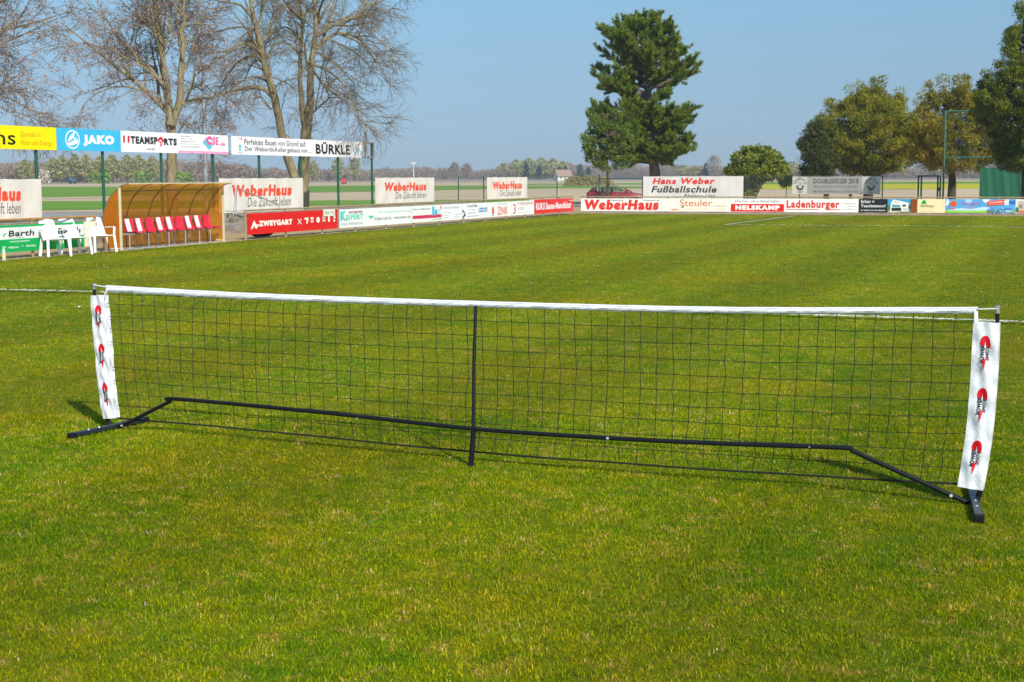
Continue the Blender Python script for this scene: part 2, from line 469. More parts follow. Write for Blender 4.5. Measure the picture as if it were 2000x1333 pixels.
# chalk lines: patches of powder lying on the turf
def chalk(name, pts, w, cover, z=0.03, cell=0.06):
    mb = []; fc = []
    for p, q in zip(pts, pts[1:]):
        d = (q - p); ln = d.length; d.normalize(); sd = Vector((-d.y, d.x, 0))
        ny = max(1, int(w / cell))
        for i in range(int(ln / cell)):
            for j in range(ny):
                if random.random() > cover: continue
                c = p + d * (i + 0.5) * cell + sd * ((j + 0.5) / ny - 0.5) * w
                c += Vector((random.uniform(-.02, .02), random.uniform(-.02, .02), 0))
                a = random.uniform(0.5, 0.8) * cell
                o = len(mb)
                zz = z + random.uniform(0, 0.01)
                mb += [(c.x - a, c.y - a * .6, zz), (c.x + a, c.y - a * .7, zz + random.uniform(-.004, .008)), (c.x + a * .8, c.y + a, zz + .004), (c.x - a * .7, c.y + a, zz - .002)]
                fc.append((o, o + 1, o + 2, o + 3))
    return structure(np_mesh(name, mb, fc, M_chalk))
hl = [ground(x, y) for x, y in ((-900, 545), (0, 570), (180, 574.5), (700, 592), (1480, 617), (2000, 634.5), (2300, 645), (3300, 682))]
chalk('halfway_line', hl, 0.12, 0.93, z=.034)
chalk('touchline', [L.pt(sL0, d=0.58), L.pt(L.s_at(300), d=0.52), L.pt(L.s_at(900), d=0.4)], 0.10, 0.6)
pc = ground(1415, 441)
chalk('penalty_box_line', [ground(1550, 424), pc], 0.17, 0.97, cell=0.09)
chalk('penalty_line', [pc, ground(1520, 441.8), ground(1760, 443), ground(2000, 446.5), ground(2200, 449)], 0.15, 0.72, cell=0.09)

# grass blades on the near turf
def grass(name='grass'):
    def cloud(y0, y1, dens, hh, ww, tri):
        V = []; n_tot = 0
        ys = np.arange(y0, y1, 0.25)
        P = []
        for y in ys:
            yc = y + 0.125; half = 0.372 * yc + 4.2
            n = int(dens(yc) * 2 * half * 0.25)
            P.append(np.stack([rng.uniform(-half, half, n), rng.uniform(y, y + 0.25, n)], 1))
        P = np.concatenate(P)
        dl = (P[:, 0] - L.p0.x) * L.n.x + (P[:, 1] - L.p0.y) * L.n.y; dr = (P[:, 0] - R.p0.x) * R.n.x + (P[:, 1] - R.p0.y) * R.n.y
        P = P[(dl > .25) & (dr > .5)]; n = len(P)
        # thin out on tussock noise so that bare, thin and thick spots show
        a = rng.uniform(0, 2 * np.pi, n); lean = rng.uniform(0.3, 1.5, n); la = rng.uniform(0, 2 * np.pi, n)
        clump = np.sin(P[:, 0] * 5.1 + np.sin(P[:, 1] * 3.3) * 1.7) * np.sin(P[:, 1] * 4.3 + np.sin(P[:, 0] * 2.9) * 1.9)
        h = hh * rng.uniform(0.55, 1.25, n) * (1 + 0.22 * clump)
        sc = np.maximum(1, P[:, 1] / 8) ** 0.85
        w = ww * rng.uniform(0.6, 1.2, n) * sc
        dx, dy = np.cos(a) * w / 2, np.sin(a) * w / 2
        lx, ly = np.cos(la) * lean * h * 0.75, np.sin(la) * lean * h * 0.75
        z0 = np.zeros(n) - 0.002
        B0 = np.stack([P[:, 0] - dx, P[:, 1] - dy, z0], 1); B1 = np.stack([P[:, 0] + dx, P[:, 1] + dy, z0], 1)
        T = np.stack([P[:, 0] + lx, P[:, 1] + ly, h * np.maximum(0.22, 1 - 0.5 * lean)], 1)
        pat = np.sin(P[:, 0] * 13 + np.sin(P[:, 1] * 7.7) * 2.1) * np.sin(P[:, 1] * 11 + np.sin(P[:, 0] * 6.1) * 2.3)
        r = np.clip(rng.uniform(0, 1, n) * .84 + .08 + .13 * pat + rng.normal(0, .03, n), 0, 1)
        if tri:
            V = np.stack([B0, B1, T], 1).reshape(-1, 3); F = np.arange(3 * n).reshape(n, 3); rr = np.repeat(r, 3)
        else:
            M0 = np.stack([P[:, 0] - dx * .75 + lx * .35, P[:, 1] - dy * .75 + ly * .35, h * np.maximum(.25, .62 - .22 * lean)], 1)
            M1 = np.stack([P[:, 0] + dx * .75 + lx * .35, P[:, 1] + dy * .75 + ly * .35, h * np.maximum(.25, .62 - .22 * lean)], 1)
            V = np.stack([B0, B1, M1, M0, T], 1).reshape(-1, 3); o = np.arange(n)[:, None] * 5
            F = np.concatenate([o + np.array([[0, 1, 2]]), o + np.array([[0, 2, 3]]), o + np.array([[3, 2, 4]])]); rr = np.repeat(r, 5)
        return V, F, rr
    V1, F1, r1 = cloud(4.4, 11, lambda y: 8200 * min(1, (8 / y) ** 1.5), 0.024, 0.0037, False)
    V2, F2, r2 = cloud(11, 73, lambda y: 7000 * (8 / y) ** 1.6, 0.026, 0.0041, True)
    V = np.concatenate([V1, V2]); F = np.concatenate([F1, F2 + len(V1)]); r = np.concatenate([r1, r2])
    m = bpy.data.materials.new('grass_blade'); m.use_nodes = True; n = m.node_tree; b = n.nodes['Principled BSDF']
    tc = n.nodes.new('ShaderNodeTexCoord'); mp = n.nodes.new('ShaderNodeMapping'); mp.inputs['Scale'].default_value = (1, 1, 0)
    n.links.new(tc.outputs['Object'], mp.inputs['Vector'])
    col = lawn_nodes(n, mp.outputs[0])
    at = n.nodes.new('ShaderNodeAttribute'); at.attribute_name = 'tint'
    cr = n.nodes.new('ShaderNodeValToRGB'); cr.color_ramp.elements[0].position = 0.0; cr.color_ramp.elements[0].color = (0.24, 0.38, 0.30, 1)
    cr.color_ramp.elements[1].position = 0.66; cr.color_ramp.elements[1].color = (1.25, 1.30, 1.0, 1)
    e = cr.color_ramp.elements.new(0.80); e.color = (1.60, 1.12, 1.5, 1)
    e = cr.color_ramp.elements.new(0.94); e.color = (2.0, 1.45, 8.0, 1)
    e = cr.color_ramp.elements.new(1.0); e.color = (2.7, 2.0, 26.0, 1)
    n.links.new(at.outputs['Fac'], cr.inputs['Fac'])
    mx = n.nodes.new('ShaderNodeMix'); mx.data_type = 'RGBA'; mx.blend_type = 'MULTIPLY'; mx.inputs[0].default_value = 1
    n.links.new(col, mx.inputs[6]); n.links.new(cr.outputs['Color'], mx.inputs[7])
    n.links.new(mx.outputs[2], b.inputs['Base Color']); b.inputs['Roughness'].default_value = 0.8; b.inputs['Specular IOR Level'].default_value = 0.03
    tr = n.nodes.new('ShaderNodeBsdfTranslucent'); n.links.new(mx.outputs[2], tr.inputs['Color'])
    ms = n.nodes.new('ShaderNodeMixShader'); ms.inputs[0].default_value = 0.22
    n.links.new(b.outputs[0], ms.inputs[1]); n.links.new(tr.outputs[0], ms.inputs[2]); n.links.new(ms.outputs[0], n.nodes['Material Output'].inputs['Surface'])
    o = np_mesh(name, V, F, m)
    o.data.attributes.new('tint', 'FLOAT', 'POINT').data.foreach_set('value', r.astype(np.float32))
    stuff(o, 'short mown green and straw coloured grass of the pitch', 'grass')
    print('grass blades', len(r1) // 5 + len(r2) // 3)
grass()

# ---------------------------------------------------------------- the low net in the foreground
NB_L, NB_R = ground(215, 836), ground(1903, 984)
NL = Line(NB_L, NB_R - NB_L)
NW = (NB_R - NB_L).length
def npt(px, py, d=0.0):
    a, z = NL.off(d).hit(px, py); p = NL.off(d).pt(a, z); return p
M_tube = mat('black_powder_coat', (0.012, 0.013, 0.016), 0.5, spec=0.12, var=0.2, scale=30)
M_foot = mat('blue_black_steel', (0.016, 0.024, 0.036), 0.4, spec=0.4, var=0.2, scale=20)
M_cord = mat('black_twine', (0.014, 0.014, 0.012), 0.8, var=0.3, scale=60)
M_cloth = mat('white_nylon', (0.80, 0.80, 0.84), 0.55, var=0.04, scale=14, bump=0.12, bscale=60, spec=0.35)
M_bolt = mat('zinc_bolt', (0.75, 0.75, 0.74), 0.3, metal=0.6)
M_sleeve = mat('zinc_sleeve', (0.55, 0.57, 0.58), 0.35, metal=0.8, var=0.1)
net = thing('sports_net', 'low white-topped black net with red printed side banners standing on the turf', 'sports net', (NB_L + NB_R) / 2)
NO = tuple((NB_L + NB_R) / 2)
def nb(mb, name, m=None, parent=net, **k): return mb.build(name, m, parent, off=NO, **k)
def smooth_path(pts, n=6):
    P = [Vector(p) for p in pts]; out = []
    for i in range(len(P) - 1):
        p0, p1, p2, p3 = P[max(i - 1, 0)], P[i], P[i + 1], P[min(i + 2, len(P) - 1)]
        for k in range(n):
            t = k / n
            out.append(0.5 * ((2 * p1) + (p2 - p0) * t + (2 * p0 - 5 * p1 + 4 * p2 - p3) * t * t + (3 * p1 - p0 - 3 * p2 + p3) * t ** 3))
    return out + [P[-1]]
polL = [(217, 836), (208.5, 815), (198.6, 748), (190, 664), (185.5, 600), (184, 556)]
polR = [(1906, 984), (1916, 955), (1930.5, 868), (1938, 808), (1944.5, 724), (1947.5, 660), (1948, 600)]
for pol in (polL, polR):
    path = smooth_path([npt(*p) for p in pol])
    end = path[-1]; q = max(i for i in range(len(path)) if (path[i] - end).length > 0.035)
    mid = path[q] + (end - path[q]) * (1 - 0.035 / (end - path[q]).length)
    path = path[:q + 1] + [mid, end]; k = len(path) - 1
    p = nb(MB().tube(path[:k], 0.0115, 10, M_tube), 'pole', smooth=True)
    mb = MB(); mb.tube(path[k - 1:], 0.0135, 10, M_sleeve); mb.tube([path[-1] - Vector((0, 0, .004)), path[-1] + Vector((0, 0, .008))], 0.016, 10, M_sleeve)
    nb(mb, 'sleeve', None, p, smooth=True)
    # the socket the pole stands in
    nb(MB().tube([path[0] - Vector((0, 0, 0.005)), path[0].lerp(path[6], 0.9)], 0.016, 10, M_tube), 'socket', None, p, smooth=True)
# feet
def foot(a, b, w=0.044, h=0.030):
    a = Vector((a.x, a.y, 0)); b = Vector((b.x, b.y, 0)); u = (b - a).normalized(); sd = Vector((-u.y, u.x, 0))
    mb = MB(); mb.bar(a + Vector((0, 0, h / 2 + .012)), b + Vector((0, 0, h / 2 + .012)), w, h, M_foot)
    f = nb(mb, 'foot', bevel=0.005)
    for p, s in ((a, 1), (b, -1)):
        mb = MB(); mb.bar(p - u * .018 * s + Vector((0, 0, .022)), p + u * .03 * s + Vector((0, 0, .022)), w + .010, 0.042, M_tube)
        nb(mb, 'end_cap', None, f, bevel=0.006)
    for t in (0.22, 0.36):
        p = a.lerp(b, t) + Vector((0, 0, h + .012)); mb = MB(); mb.lathe([(0.008, 0), (0.007, .003), (0.002, .005)], p, 8, M_bolt)
        nb(mb, 'bolt', None, f)
foot(ground(140, 858), ground(284, 826)); foot(ground(1912, 1021), ground(1893, 948))
# bowed bar with two bends and centre post
cpost = ground(920, 910)
dC = (cpost - NL.p0).dot(NL.n)
bar_px = [(226, 835, 0.03), (250, 826, 0.04), (333, 784, dC * .5), (350, 780, dC * .55), (640, 807, dC * .9), (925, 838, dC), (1188, 856, dC * .95), (1420, 867, dC * .8), (1640, 874.5, dC * .55), (1662, 879.5, dC * .5), (1858, 968, 0.05), (1897, 985, 0.02)]
bar = [npt(x, y, d) for x, y, d in bar_px]
path = [bar[0], bar[1]] + smooth_path(bar[2:10], 5) + [bar[10], bar[11]]
b = nb(MB().tube(path, 0.0138, 12, M_tube), 'base_bar', smooth=True)
for x, y, d, r in ((240, 831.5, 0.04, .009), (699, 817, dC * .92, .005), (1188, 856, dC * .95, .010), (1582, 873, dC * .6, .005), (1858, 968, 0.05, .011)):
    p = npt(x, y, d) + NL.n * 0.012; mb = MB(); mb.tube([p, p + NL.n * 0.006 + Vector((0, -.002, .002))], [r, r * .7], 10, M_bolt)
    nb(mb, 'bolt', None, b)
cp_mid = npt(925, 840, dC)
mb = MB(); mb.tube([cpost, Vector((cpost.x, cpost.y, 0)).lerp(cp_mid, 0.5), cp_mid], 0.017, 12, M_tube); mb.lathe([(0.03, 0.002), (0.03, 0.012), (0.02, 0.018)], cpost, 12, M_tube)
c = nb(mb, 'centre_post', smooth=True)
ctop = npt(929, 598, 0.02)
mb = MB(); mb.tube([cp_mid, cp_mid.lerp(ctop, .5) + NL.n * .01, ctop], [0.0125, 0.0115, 0.0105], 10, M_tube)
nb(mb, 'centre_pole', smooth=True)
# net field: Coons style patch between side hems, top band and bottom cord
def polyl(pts):
    pts = smooth_path(pts, 6)
    ln = np.concatenate([[0], np.cumsum([(b - a).length for a, b in zip(pts, pts[1:])])]); ln /= ln[-1]
    A = np.array([list(p) for p in pts])
    def f(t): return Vector([float(np.interp(t, ln, A[:, i])) for i in range(3)])
    return f
def by_x(pts):
    """pixel polyline -> function of a fraction along its x range"""
    xs = [p[0] for p in pts]
    P = [npt(*p) for p in pts]; sm = smooth_path(P, 8)
    ss = np.array([(q - NL.p0).dot(NL.u) for q in sm]); zz = np.array([q.z for q in sm])
    def f(t):
        a = ss[0] + (ss[-1] - ss[0]) * t; return a, float(np.interp(a, ss, zz))
    return f
top_t = by_x([(207, 557.5), (500, 573), (925, 588), (1400, 599.5), (1911, 600)])
top_b = by_x([(210, 571), (500, 586), (925, 600.5), (1400, 612.5), (1902, 613.5)])
bot = by_x([(231, 817), (500, 839), (925, 880), (1400, 916), (1872, 946)])
lef = polyl([npt(*p) for p in ((210, 571), (208, 580), (215.5, 661), (219, 714), (221.5, 740), (231, 817))])
rig = polyl([npt(*p) for p in ((1902, 613.5), (1902, 640), (1896.5, 748), (1890, 832), (1881, 895), (1872, 946))])
def net_pt(u, v):
    def q(p): return np.array([(p - NL.p0).dot(NL.u), p.z])
    l, r = q(lef(v)), q(rig(v)); t, bb = np.array(top_b(u)), np.array(bot(u))
    l0, r0, l1, r1 = q(lef(0)), q(rig(0)), q(lef(1)), q(rig(1))
    g = (1 - u) * l + u * r + (1 - v) * t + v * bb - ((1 - u) * (1 - v) * l0 + u * (1 - v) * r0 + (1 - u) * v * l1 + u * v * r1)
    d = 0.03 * math.sin(u * 9) * math.sin(v * math.pi) + dC * 0.25 * v * math.sin(math.pi * u)
    return NL.pt(g[0], g[1], d)
NC, NR = 56, 10
jit = [[(random.gauss(0, .0007), random.gauss(0, .0022)) for j in range(NR + 1)] for i in range(NC + 1)]
slant = [random.gauss(0, .0009) for i in range(NC + 1)]
nodes_ = [[net_pt(min(1, max(0, (i + 0.0) / NC + (jit[i][j][0] + slant[i] * (j - 5) / 5 + (0.0035 * math.sin(i * .35) if j == NR - 0 else 0)) * (0 if i in (0, NC) else 1))),
           min(1, max(0, j / NR + (jit[i][j][1] if 0 < j < NR else 0)))) for j in range(NR + 1)] for i in range(NC + 1)]
mb = MB()
for j in range(1, NR): mb.tube([nodes_[i][j] for i in range(NC + 1)], 0.0020, 4, M_cord, cap=False)
for i in range(1, NC): mb.tube([nodes_[i][j] for j in range(NR + 1)], 0.0020, 4, M_cord, cap=False)
for i in range(1, NC):
    for j in range(1, NR):
        p = nodes_[i][j]; mb.tube([p - NL.u * .004, p + NL.u * .004], 0.0034, 4, M_cord)
nb(mb, 'mesh_netting')
cord = [NL.pt(*bot(i / 60), d=0.03 * math.sin(i * .6) * .2 + dC * .25 * math.sin(math.pi * i / 60)) for i in range(61)]
nb(MB().tube(cord, 0.0062, 6, M_cord), 'bottom_cord', smooth=True)
# top band, folded cloth
def band(u, v):
    a0, z0 = top_t(u); a1, z1 = top_b(u)
    w = 0.0022 * math.sin(u * 130 + v * 7) * math.sin(u * 37) + 0.0012 * math.sin(u * 420 + v * 9)
    return NL.pt(a0 + (a1 - a0) * v, z0 + (z1 - z0) * v + .0006 * math.sin(u * 95), 0.012 * math.sin(math.pi * v) + w)
mb = MB(); mb.grid(lambda u, v: band(u, v), 360, 4, M_cloth)
mb.grid(lambda u, v: band(u, v) - NL.n * (0.004 + 0.022 * math.sin(math.pi * v)), 360, 4, M_cloth)
nb(mb, 'top_band', smooth=True)
for a, bb in (((184, 557), (209, 561)), ((1948, 603), (1910, 604))):
    mb = MB(); mb.bar(npt(*a, .014), npt(*bb, .01), 0.010, 0.006, M_cloth); nb(mb, 'tie_strap')
for a, bb in (((209, 566), (204, 582)), ((1906, 608), (1907, 634))):
    mb = MB(); mb.bar(npt(*a, .01), npt(*bb, .01), 0.020, 0.006, M_cloth); nb(mb, 'tie_strap')
M_seam = mat('grey_stitching', (.42, .42, .46), .8)
for v in (.2, .78): nb(MB().tube([band(i / 120, v) + NL.n * .0012 for i in range(121)], .0011, 4, M_seam), 'seam')
# side banners
def banner(outer, inner, wr, seed):
    of, inf_ = polyl([npt(*p) for p in outer]), polyl([npt(*p) for p in inner])
    rs = random.Random(seed); ph = [rs.uniform(0, 6.28) for _ in range(8)]
    def surf(u, v, lift=0.0):
        """u from left to right, v from bottom to top"""
        p = of(1 - v) if wr < 0 else inf_(1 - v); q = inf_(1 - v) if wr < 0 else of(1 - v)
        if wr < 0: p = p - NL.u * .009
        else: q = q + NL.u * .011
        x = p.lerp(q, u)
        e = math.sin(math.pi * min(1, max(0, u)))
        w = 0.0042 * math.sin(v * 31 + u * 5 + ph[0]) * math.sin(v * 9 + ph[1]) + 0.0042 * math.sin(u * 11 + v * 17 + ph[2]) * e + 0.003 * math.sin(v * 57 - u * 9 + ph[3]) * e
        return x + NL.n * (0.024 + 0.006 * e + w + lift)
    mb = MB(); mb.grid(lambda a, b: surf(a, b), 14, 90, M_cloth)
    mb.grid(lambda a, b: surf(a, b) - NL.n * 0.046, 14, 90, M_cloth)
    o = nb(mb, 'side_banner', smooth=True)
    mb = MB()
    for cv in (0.815, 0.505, 0.19):
        s = 1.0; cu = 0.50 if wr > 0 else 0.54
        def loc(u, v, lift, cv=cv, cu=cu): return surf(cu + u * .86, cv + v * .92, lift)
        red = '#e0182a'
        items = [('p', [(-.20, .052), (-.225, .07), (-.19, .094), (-.12, .111), (0, .118), (.12, .112), (.20, .094), (.235, .068), (.23, .036), (.12, .045), (.0, .052), (-.1, .05)], red),
                 ('p', [(-.09, -.035), (-.015, -.035), (-.03, -.108)], red), ('p', [(.005, -.03), (.10, -.022), (-.02, -.115)], red),
                 ('p', [(-.045, .045), (-.02, .052), (0, .082), (.02, .055), (.06, .055), (.03, .045), (.04, .03), (0, .038)], '#f4f4f6')]
        print_items(mb, items, loc, (.05, .012))
        for word, u0, u1, v0, v1 in (('POWER', -.185, -.01, -.056, .056), ('SHOT', .03, .19, -.042, .050)):
            def tl(a, b, lift, u0=u0, u1=u1, v0=v0, v1=v1): return loc(u0 + (1 - b) * (u1 - u0), v0 + a * (v1 - v0), lift + .002)
            print_items(mb, [('t', word, 0, 0, 1, 1, '#101014', 0.055, 0.15)], tl, (.12, .3))
    mb.build('logo_print', None, o, off=NO)
banner(((182.7, 577), (185.5, 620), (189, 664), (197, 748), (202, 785), (207.6, 818)), ((207.6, 577), (211, 617), (215.5, 661), (221, 740), (226, 778), (230.5, 816)), -1, 3)
banner(((1949, 630), (1947, 690), (1943, 760), (1935, 845), (1927, 900), (1917, 957)), ((1902, 629), (1899, 690), (1895, 760), (1888, 840), (1880, 895), (1871, 949)), 1, 4)
# ---------------------------------------------------------------- terrace behind the rails
M_plank = mat('weathered_sleeper', (0.20, 0.16, 0.12), 0.9, scale=2.2, col2=(0.36, 0.31, 0.25), bump=0.5, bscale=9, stretch=(1, 1, 3))
M_soil = mat('terrace_soil', (0.24, 0.19, 0.12), 0.95, scale=1.5, col2=(0.33, 0.27, 0.17), bump=0.4)
def terrace(name, ln, s0, s1, label):
    root = thing(name, label, 'terrace', ln.pt(s0), ln.rot)
    n = s1 - s0
    # local: x along, -y towards the pitch
    mb = MB()
    mb.prism([(0, 0), (0, 0)], 0, 0) if False else None
    prof = [(3.0, -.1)]
    for k in range(4): prof += [(3.0 + .42 * k, .145 * (k + 1)), (3.0 + .42 * (k + 1) + (0.9 if k == 3 else 0), .145 * (k + 1))]
    prof += [(8.4, 0.0), (8.4, -.1)]
    vs = [(x, y, z) for x in (0, n) for y, z in prof]; m = len(prof)
    mb.add(vs, [(i, i + 1, i + 1 + m, i + m) for i in range(m - 1)] + [tuple(range(m)), tuple(range(2 * m - 1, m - 1, -1))], M_soil)
    mb.build('bank', None, root)
    for k in range(4):
        mb = MB(); x = 0
        while x < n:
            w = min(2.2, n - x); mb.box(x + .01, x + w - .01, 2.96 + .42 * k + random.uniform(-.02, .02), 3.12 + .42 * k, .145 * k - .02, .145 * (k + 1) + .025 + random.uniform(-.008, .008), M_plank); x += 2.2
        mb.build('sleeper_row', None, root, bevel=0.008)
    return root
sFc = FL.s_at(1093)
terrace('standing_terrace', L, L.s_at(-700), L.s_at(1100), 'weathered timber sleeper steps rising behind the left perimeter rail')
terrace('standing_terrace', R, R.s_at(1115), R.s_at(2400), 'weathered timber sleeper steps behind the far rail below the parked car')

# ---------------------------------------------------------------- rails
M_rust = mat('rusty_rail_paint', (0.38, 0.17, 0.035), 0.6, scale=6, col2=(0.46, 0.27, 0.09), bump=0.15, spec=0.3)
M_ochre = mat('faded_ochre_paint', (0.40, 0.30, 0.17), 0.6, scale=5, col2=(0.30, 0.21, 0.11), bump=0.1, spec=0.3)
def railing(name, label, ln, sa, sb, posts, z, m_rail, m_post):
    root = thing(name, label, 'railing', ln.pt(sa), ln.rot, None)
    mb = MB(); mb.tube([(0, 0, z), (sb - sa, 0, z)], 0.028, 8, m_rail); mb.build('rail', None, root, smooth=True)
    for p in posts:
        x = p - sa
        mb = MB(); mb.tube([(x, 0, -.06), (x, 0, z - .02)], 0.03, 8, m_post); mb.tube([(x, 0, z - .05), (x, 0, z + .012)], 0.042, 8, m_rail)
        mb.box(x - .02, x + .02, -.05, 0, .2, .24, m_post); mb.box(x - .02, x + .02, -.05, 0, .68, .72, m_post)
        mb.build('post', None, root, smooth=True)
    return root
st = (L.s_at(556) - L.s_at(477)); s477 = L.s_at(477)
zL = lambda px, py: L.hit(px, py)[1]
zr = zL(600, 406.5)
railing('railing', 'rusty orange tube rail on short posts left of the dugout', L, L.s_at(-600), L.s_at(184), [s477 - st * k for k in range(3, 13)], zr + .02, M_rust, M_ochre)
railing('railing', 'ochre and grey tube rail on short posts from the dugout to the far corner', L, s477, L.s_at(1119), [s477 + st * k for k in range(0, 15) if s477 + st * k < L.s_at(1119)], zr, M_ochre, M_ochre)
rp = [R.s_at(1139) + k * (R.s_at(1907) - R.s_at(1714)) / 2 for k in range(0, 16)]
railing('railing', 'rusty brown tube rail along the far end behind the long row of boards', R, R.s_at(1132), R.s_at(2330), rp, R.hit(1500, 385.5)[1], M_ochre, M_ochre)

# ---------------------------------------------------------------- boards and banners
M_alu = mat('board_edge', (0.45, 0.45, 0.44), 0.4, metal=0.3)
def board(name, label, cat, ln, px0, px1, z0, z1, base, items, group=None, d=0.06, wr=0.0, thick=0.008, logo=None, rough=0.45, var=0.07, seed=1, tie=False):
    ln = ln.off(d)
    s0, s1 = ln.s_at(px0), ln.s_at(px1); w = s1 - s0; h = z1 - z0
    root = thing(name, label, cat, ln.pt(s0, z0), ln.rot, group)
    U = lambda px: (ln.s_at(px) - s0) / w
    rs = random.Random(seed); ph = [rs.uniform(0, 6.3) for _ in range(6)]
    def surf(u, v, lift=0.0):
        y = 0.0
        if wr:
            y = wr * (math.sin(u * w * 2.3 + ph[0] + v * 1.5) + .7 * math.sin(u * w * 5.9 + ph[1] - v * 2.2) + .5 * math.sin(u * w * 3.1 + v * 6 + ph[2]) * v)
            zz = v * h - .012 * h * math.sin(math.pi * ((u * w / 1.2) % 1)) * v
        else: y = .004 * math.sin(u * w * 1.7 + ph[3]) + .003 * math.sin(u * w * 4.1 + ph[4]) * (1 - v); zz = v * h
        return (u * w, -y - lift, zz)
    m = mat('panel_' + base.strip('#') + ('_cloth' if wr else ''), base, rough if not wr else 0.7, var=var, scale=2.2, spec=0.25, bump=0.08 if wr else 0, bscale=7, stretch=(1.6, 1, .5))
    mb = MB()
    if wr:
        nu = max(8, int(w / .08))
        mb.grid(lambda a, b: surf(a, b), nu, 10, m); mb.grid(lambda a, b: (surf(a, b)[0], surf(a, b)[1] + .004, surf(a, b)[2]), nu, 10, m)
        mb.build('cloth', None, root, smooth=True)
        if tie:
            mb = MB()
            for i in range(int(w / .4) + 1):
                x = min(w, i * .4); mb.tube([(x, 0, h - .01), (x + .01, .05, h + .05)], .006, 4, M_alu)
            pass
    else:
        nu = max(6, int(w / .25)); nv = 4
        mb.grid(lambda a, b: surf(a, b), nu, nv, m); mb.grid(lambda a, b: (surf(a, b)[0], surf(a, b)[1] + thick, surf(a, b)[2]), nu, nv, m)
        mb.build('panel', None, root, smooth=True)
        mb = MB()
        mb.box(0, w, thick + .008, thick + .03, 0, .025, M_alu); mb.box(0, w, thick + .008, thick + .03, h - .025, h, M_alu)
        mb.build('back_frame', None, root)
    its = items(U) if callable(items) else items
    fine = (.12 / w, .25) if wr else (.25 / w, .5)
    if its:
        mb = MB(); print_items(mb, its, surf, fine); mb.build('lettering', None, root)
    lg = logo(U) if callable(logo) else logo
    if lg:
        mb = MB(); print_items(mb, lg, surf, fine, .03 if wr and False else .0006); mb.build('emblem', None, root)
    return root, w, h

# --- long billboards on tall posts
zb0, zb1 = FL.hit(727, 309)[1], FL.hit(700, 277.5)[1]
BG = 'billboards in the raised row on green posts'
board('billboard', 'bright yellow billboard with dark and gold lettering at the left edge', 'billboard', FL, -150, 113, zb0, zb1, '#f6e400',
      lambda U: [('t', 'ns', U(-6), .18, U(33), .60, '#22200e', .012), ('t', 'Qualität in', U(42), .52, U(82), .76, '#d0a200', .004), ('t', 'Holz und Design', U(43), .14, U(105), .40, '#d0a200', .004)], BG)
def sail(U):
    a, b = U(130), U(158); c = (a + b) / 2; q = (b - a)
    return [('ring', c, .5, q * .5, .42, .12, '#ffffff', 0, 360),
            ('p', [(a + q * .15, .40), (a + q * .3, .62), (c + q * .18, .88), (c + q * .10, .60), (a + q * .35, .46)], '#ffffff'),
            ('p', [(a + q * .12, .32), (a + q * .5, .42), (c + q * .2, .62), (b - q * .22, .46), (b - q * .12, .56), (b - q * .16, .34), (a + q * .5, .24), (a + q * .3, .22)], '#ffffff')]
board('billboard', 'sky blue billboard with a white sail emblem and heavy white lettering', 'billboard', FL, 113.4, 238, zb0, zb1, '#41b9e3',
      lambda U: [('t', 'JAKO', U(165), .22, U(225), .74, '#ffffff', .10, 0)], BG, logo=sail)
board('billboard', 'white billboard with black lettering led by a red number', 'billboard', FL, 238.4, 350, zb0, zb1, '#f2f0ee',
      lambda U: [('t', '11', U(242), .44, U(255.5), .78, '#d81e28', .13, .05), ('t', 'TEAMSP', U(257), .40, U(310), .77, '#23282a', .085), ('t', 'RTS', U(322), .38, U(347), .73, '#23282a', .085), ('t', 'LAHR', U(288), .12, U(304), .22, '#3c4042', .0)], BG,
      logo=lambda U: [('ring', U(316), .54, U(322) - U(316), .24, .55, '#d81e28', 0, 180), ('r', U(314.2), .30, U(316.0), .58, '#d81e28'), ('r', U(317.2), .34, U(319), .58, '#d81e28')])
board('billboard', 'white billboard with pink lettering over a cyan diamond and a pink foot strip', 'billboard', FL, 350.4, 447, zb0, zb1, '#f4f1f2',
      lambda U: [('r', 0, 0, 1, .13, '#e88ab6'), ('t', 'Gartenstraße 7 · 77866 Rheinau · Tel. 0 78 44 / 9 91 10 · www.cse.de', U(354), .03, U(445), .10, '#f8eef4', .02)] +
      [('t', t, U(354.5), .90 - .13 * i - .06, U(x1), .90 - .13 * i, '#5c5c60', .0) for i, (t, x1) in enumerate((('Elektroinstallation', 375), ('Telefon · EDV · Netze', 377), ('Sicherheitstechnik', 383), ('Beratung und Planung', 390), ('Handel mit Zubehör', 394)))] +
      [('p', [(U(397), .60), (U(404), .86), (U(417), .46), (U(411), .20)], '#5cc9d8'), ('t', 'C', U(404), .46, U(415.5), .93, '#ea5c9c', .13), ('t', 'SE', U(416.5), .48, U(428), .90, '#ea5c9c', .05), ('t', '.de', U(429), .46, U(440.5), .66, '#ea5c9c', .015)], BG)
def bmark(x):
    return lambda U: [('p', [(U(x - 1), .90), (U(x + 1.8), .98), (U(x + 1), .84), (U(x - 1.3), .74)], '#d9453c'), ('ring', U(x - 3), .38, U(x + 6) - U(x), .52, .08, '#8a8f92', 80, 190),
                      ('p', [(U(x - 6), .22), (U(x - 6), .48), (U(x - 4), .62), (U(x - 1), .50), (U(x - 1), .22)], '#56b8e0'), ('r', U(x - 4.3), .26, U(x - 2.9), .40, '#e8f4fa'), ('t', 'BÜRKLE', U(x - 9), .08, U(x + 1), .16, '#d9706c', .0)]
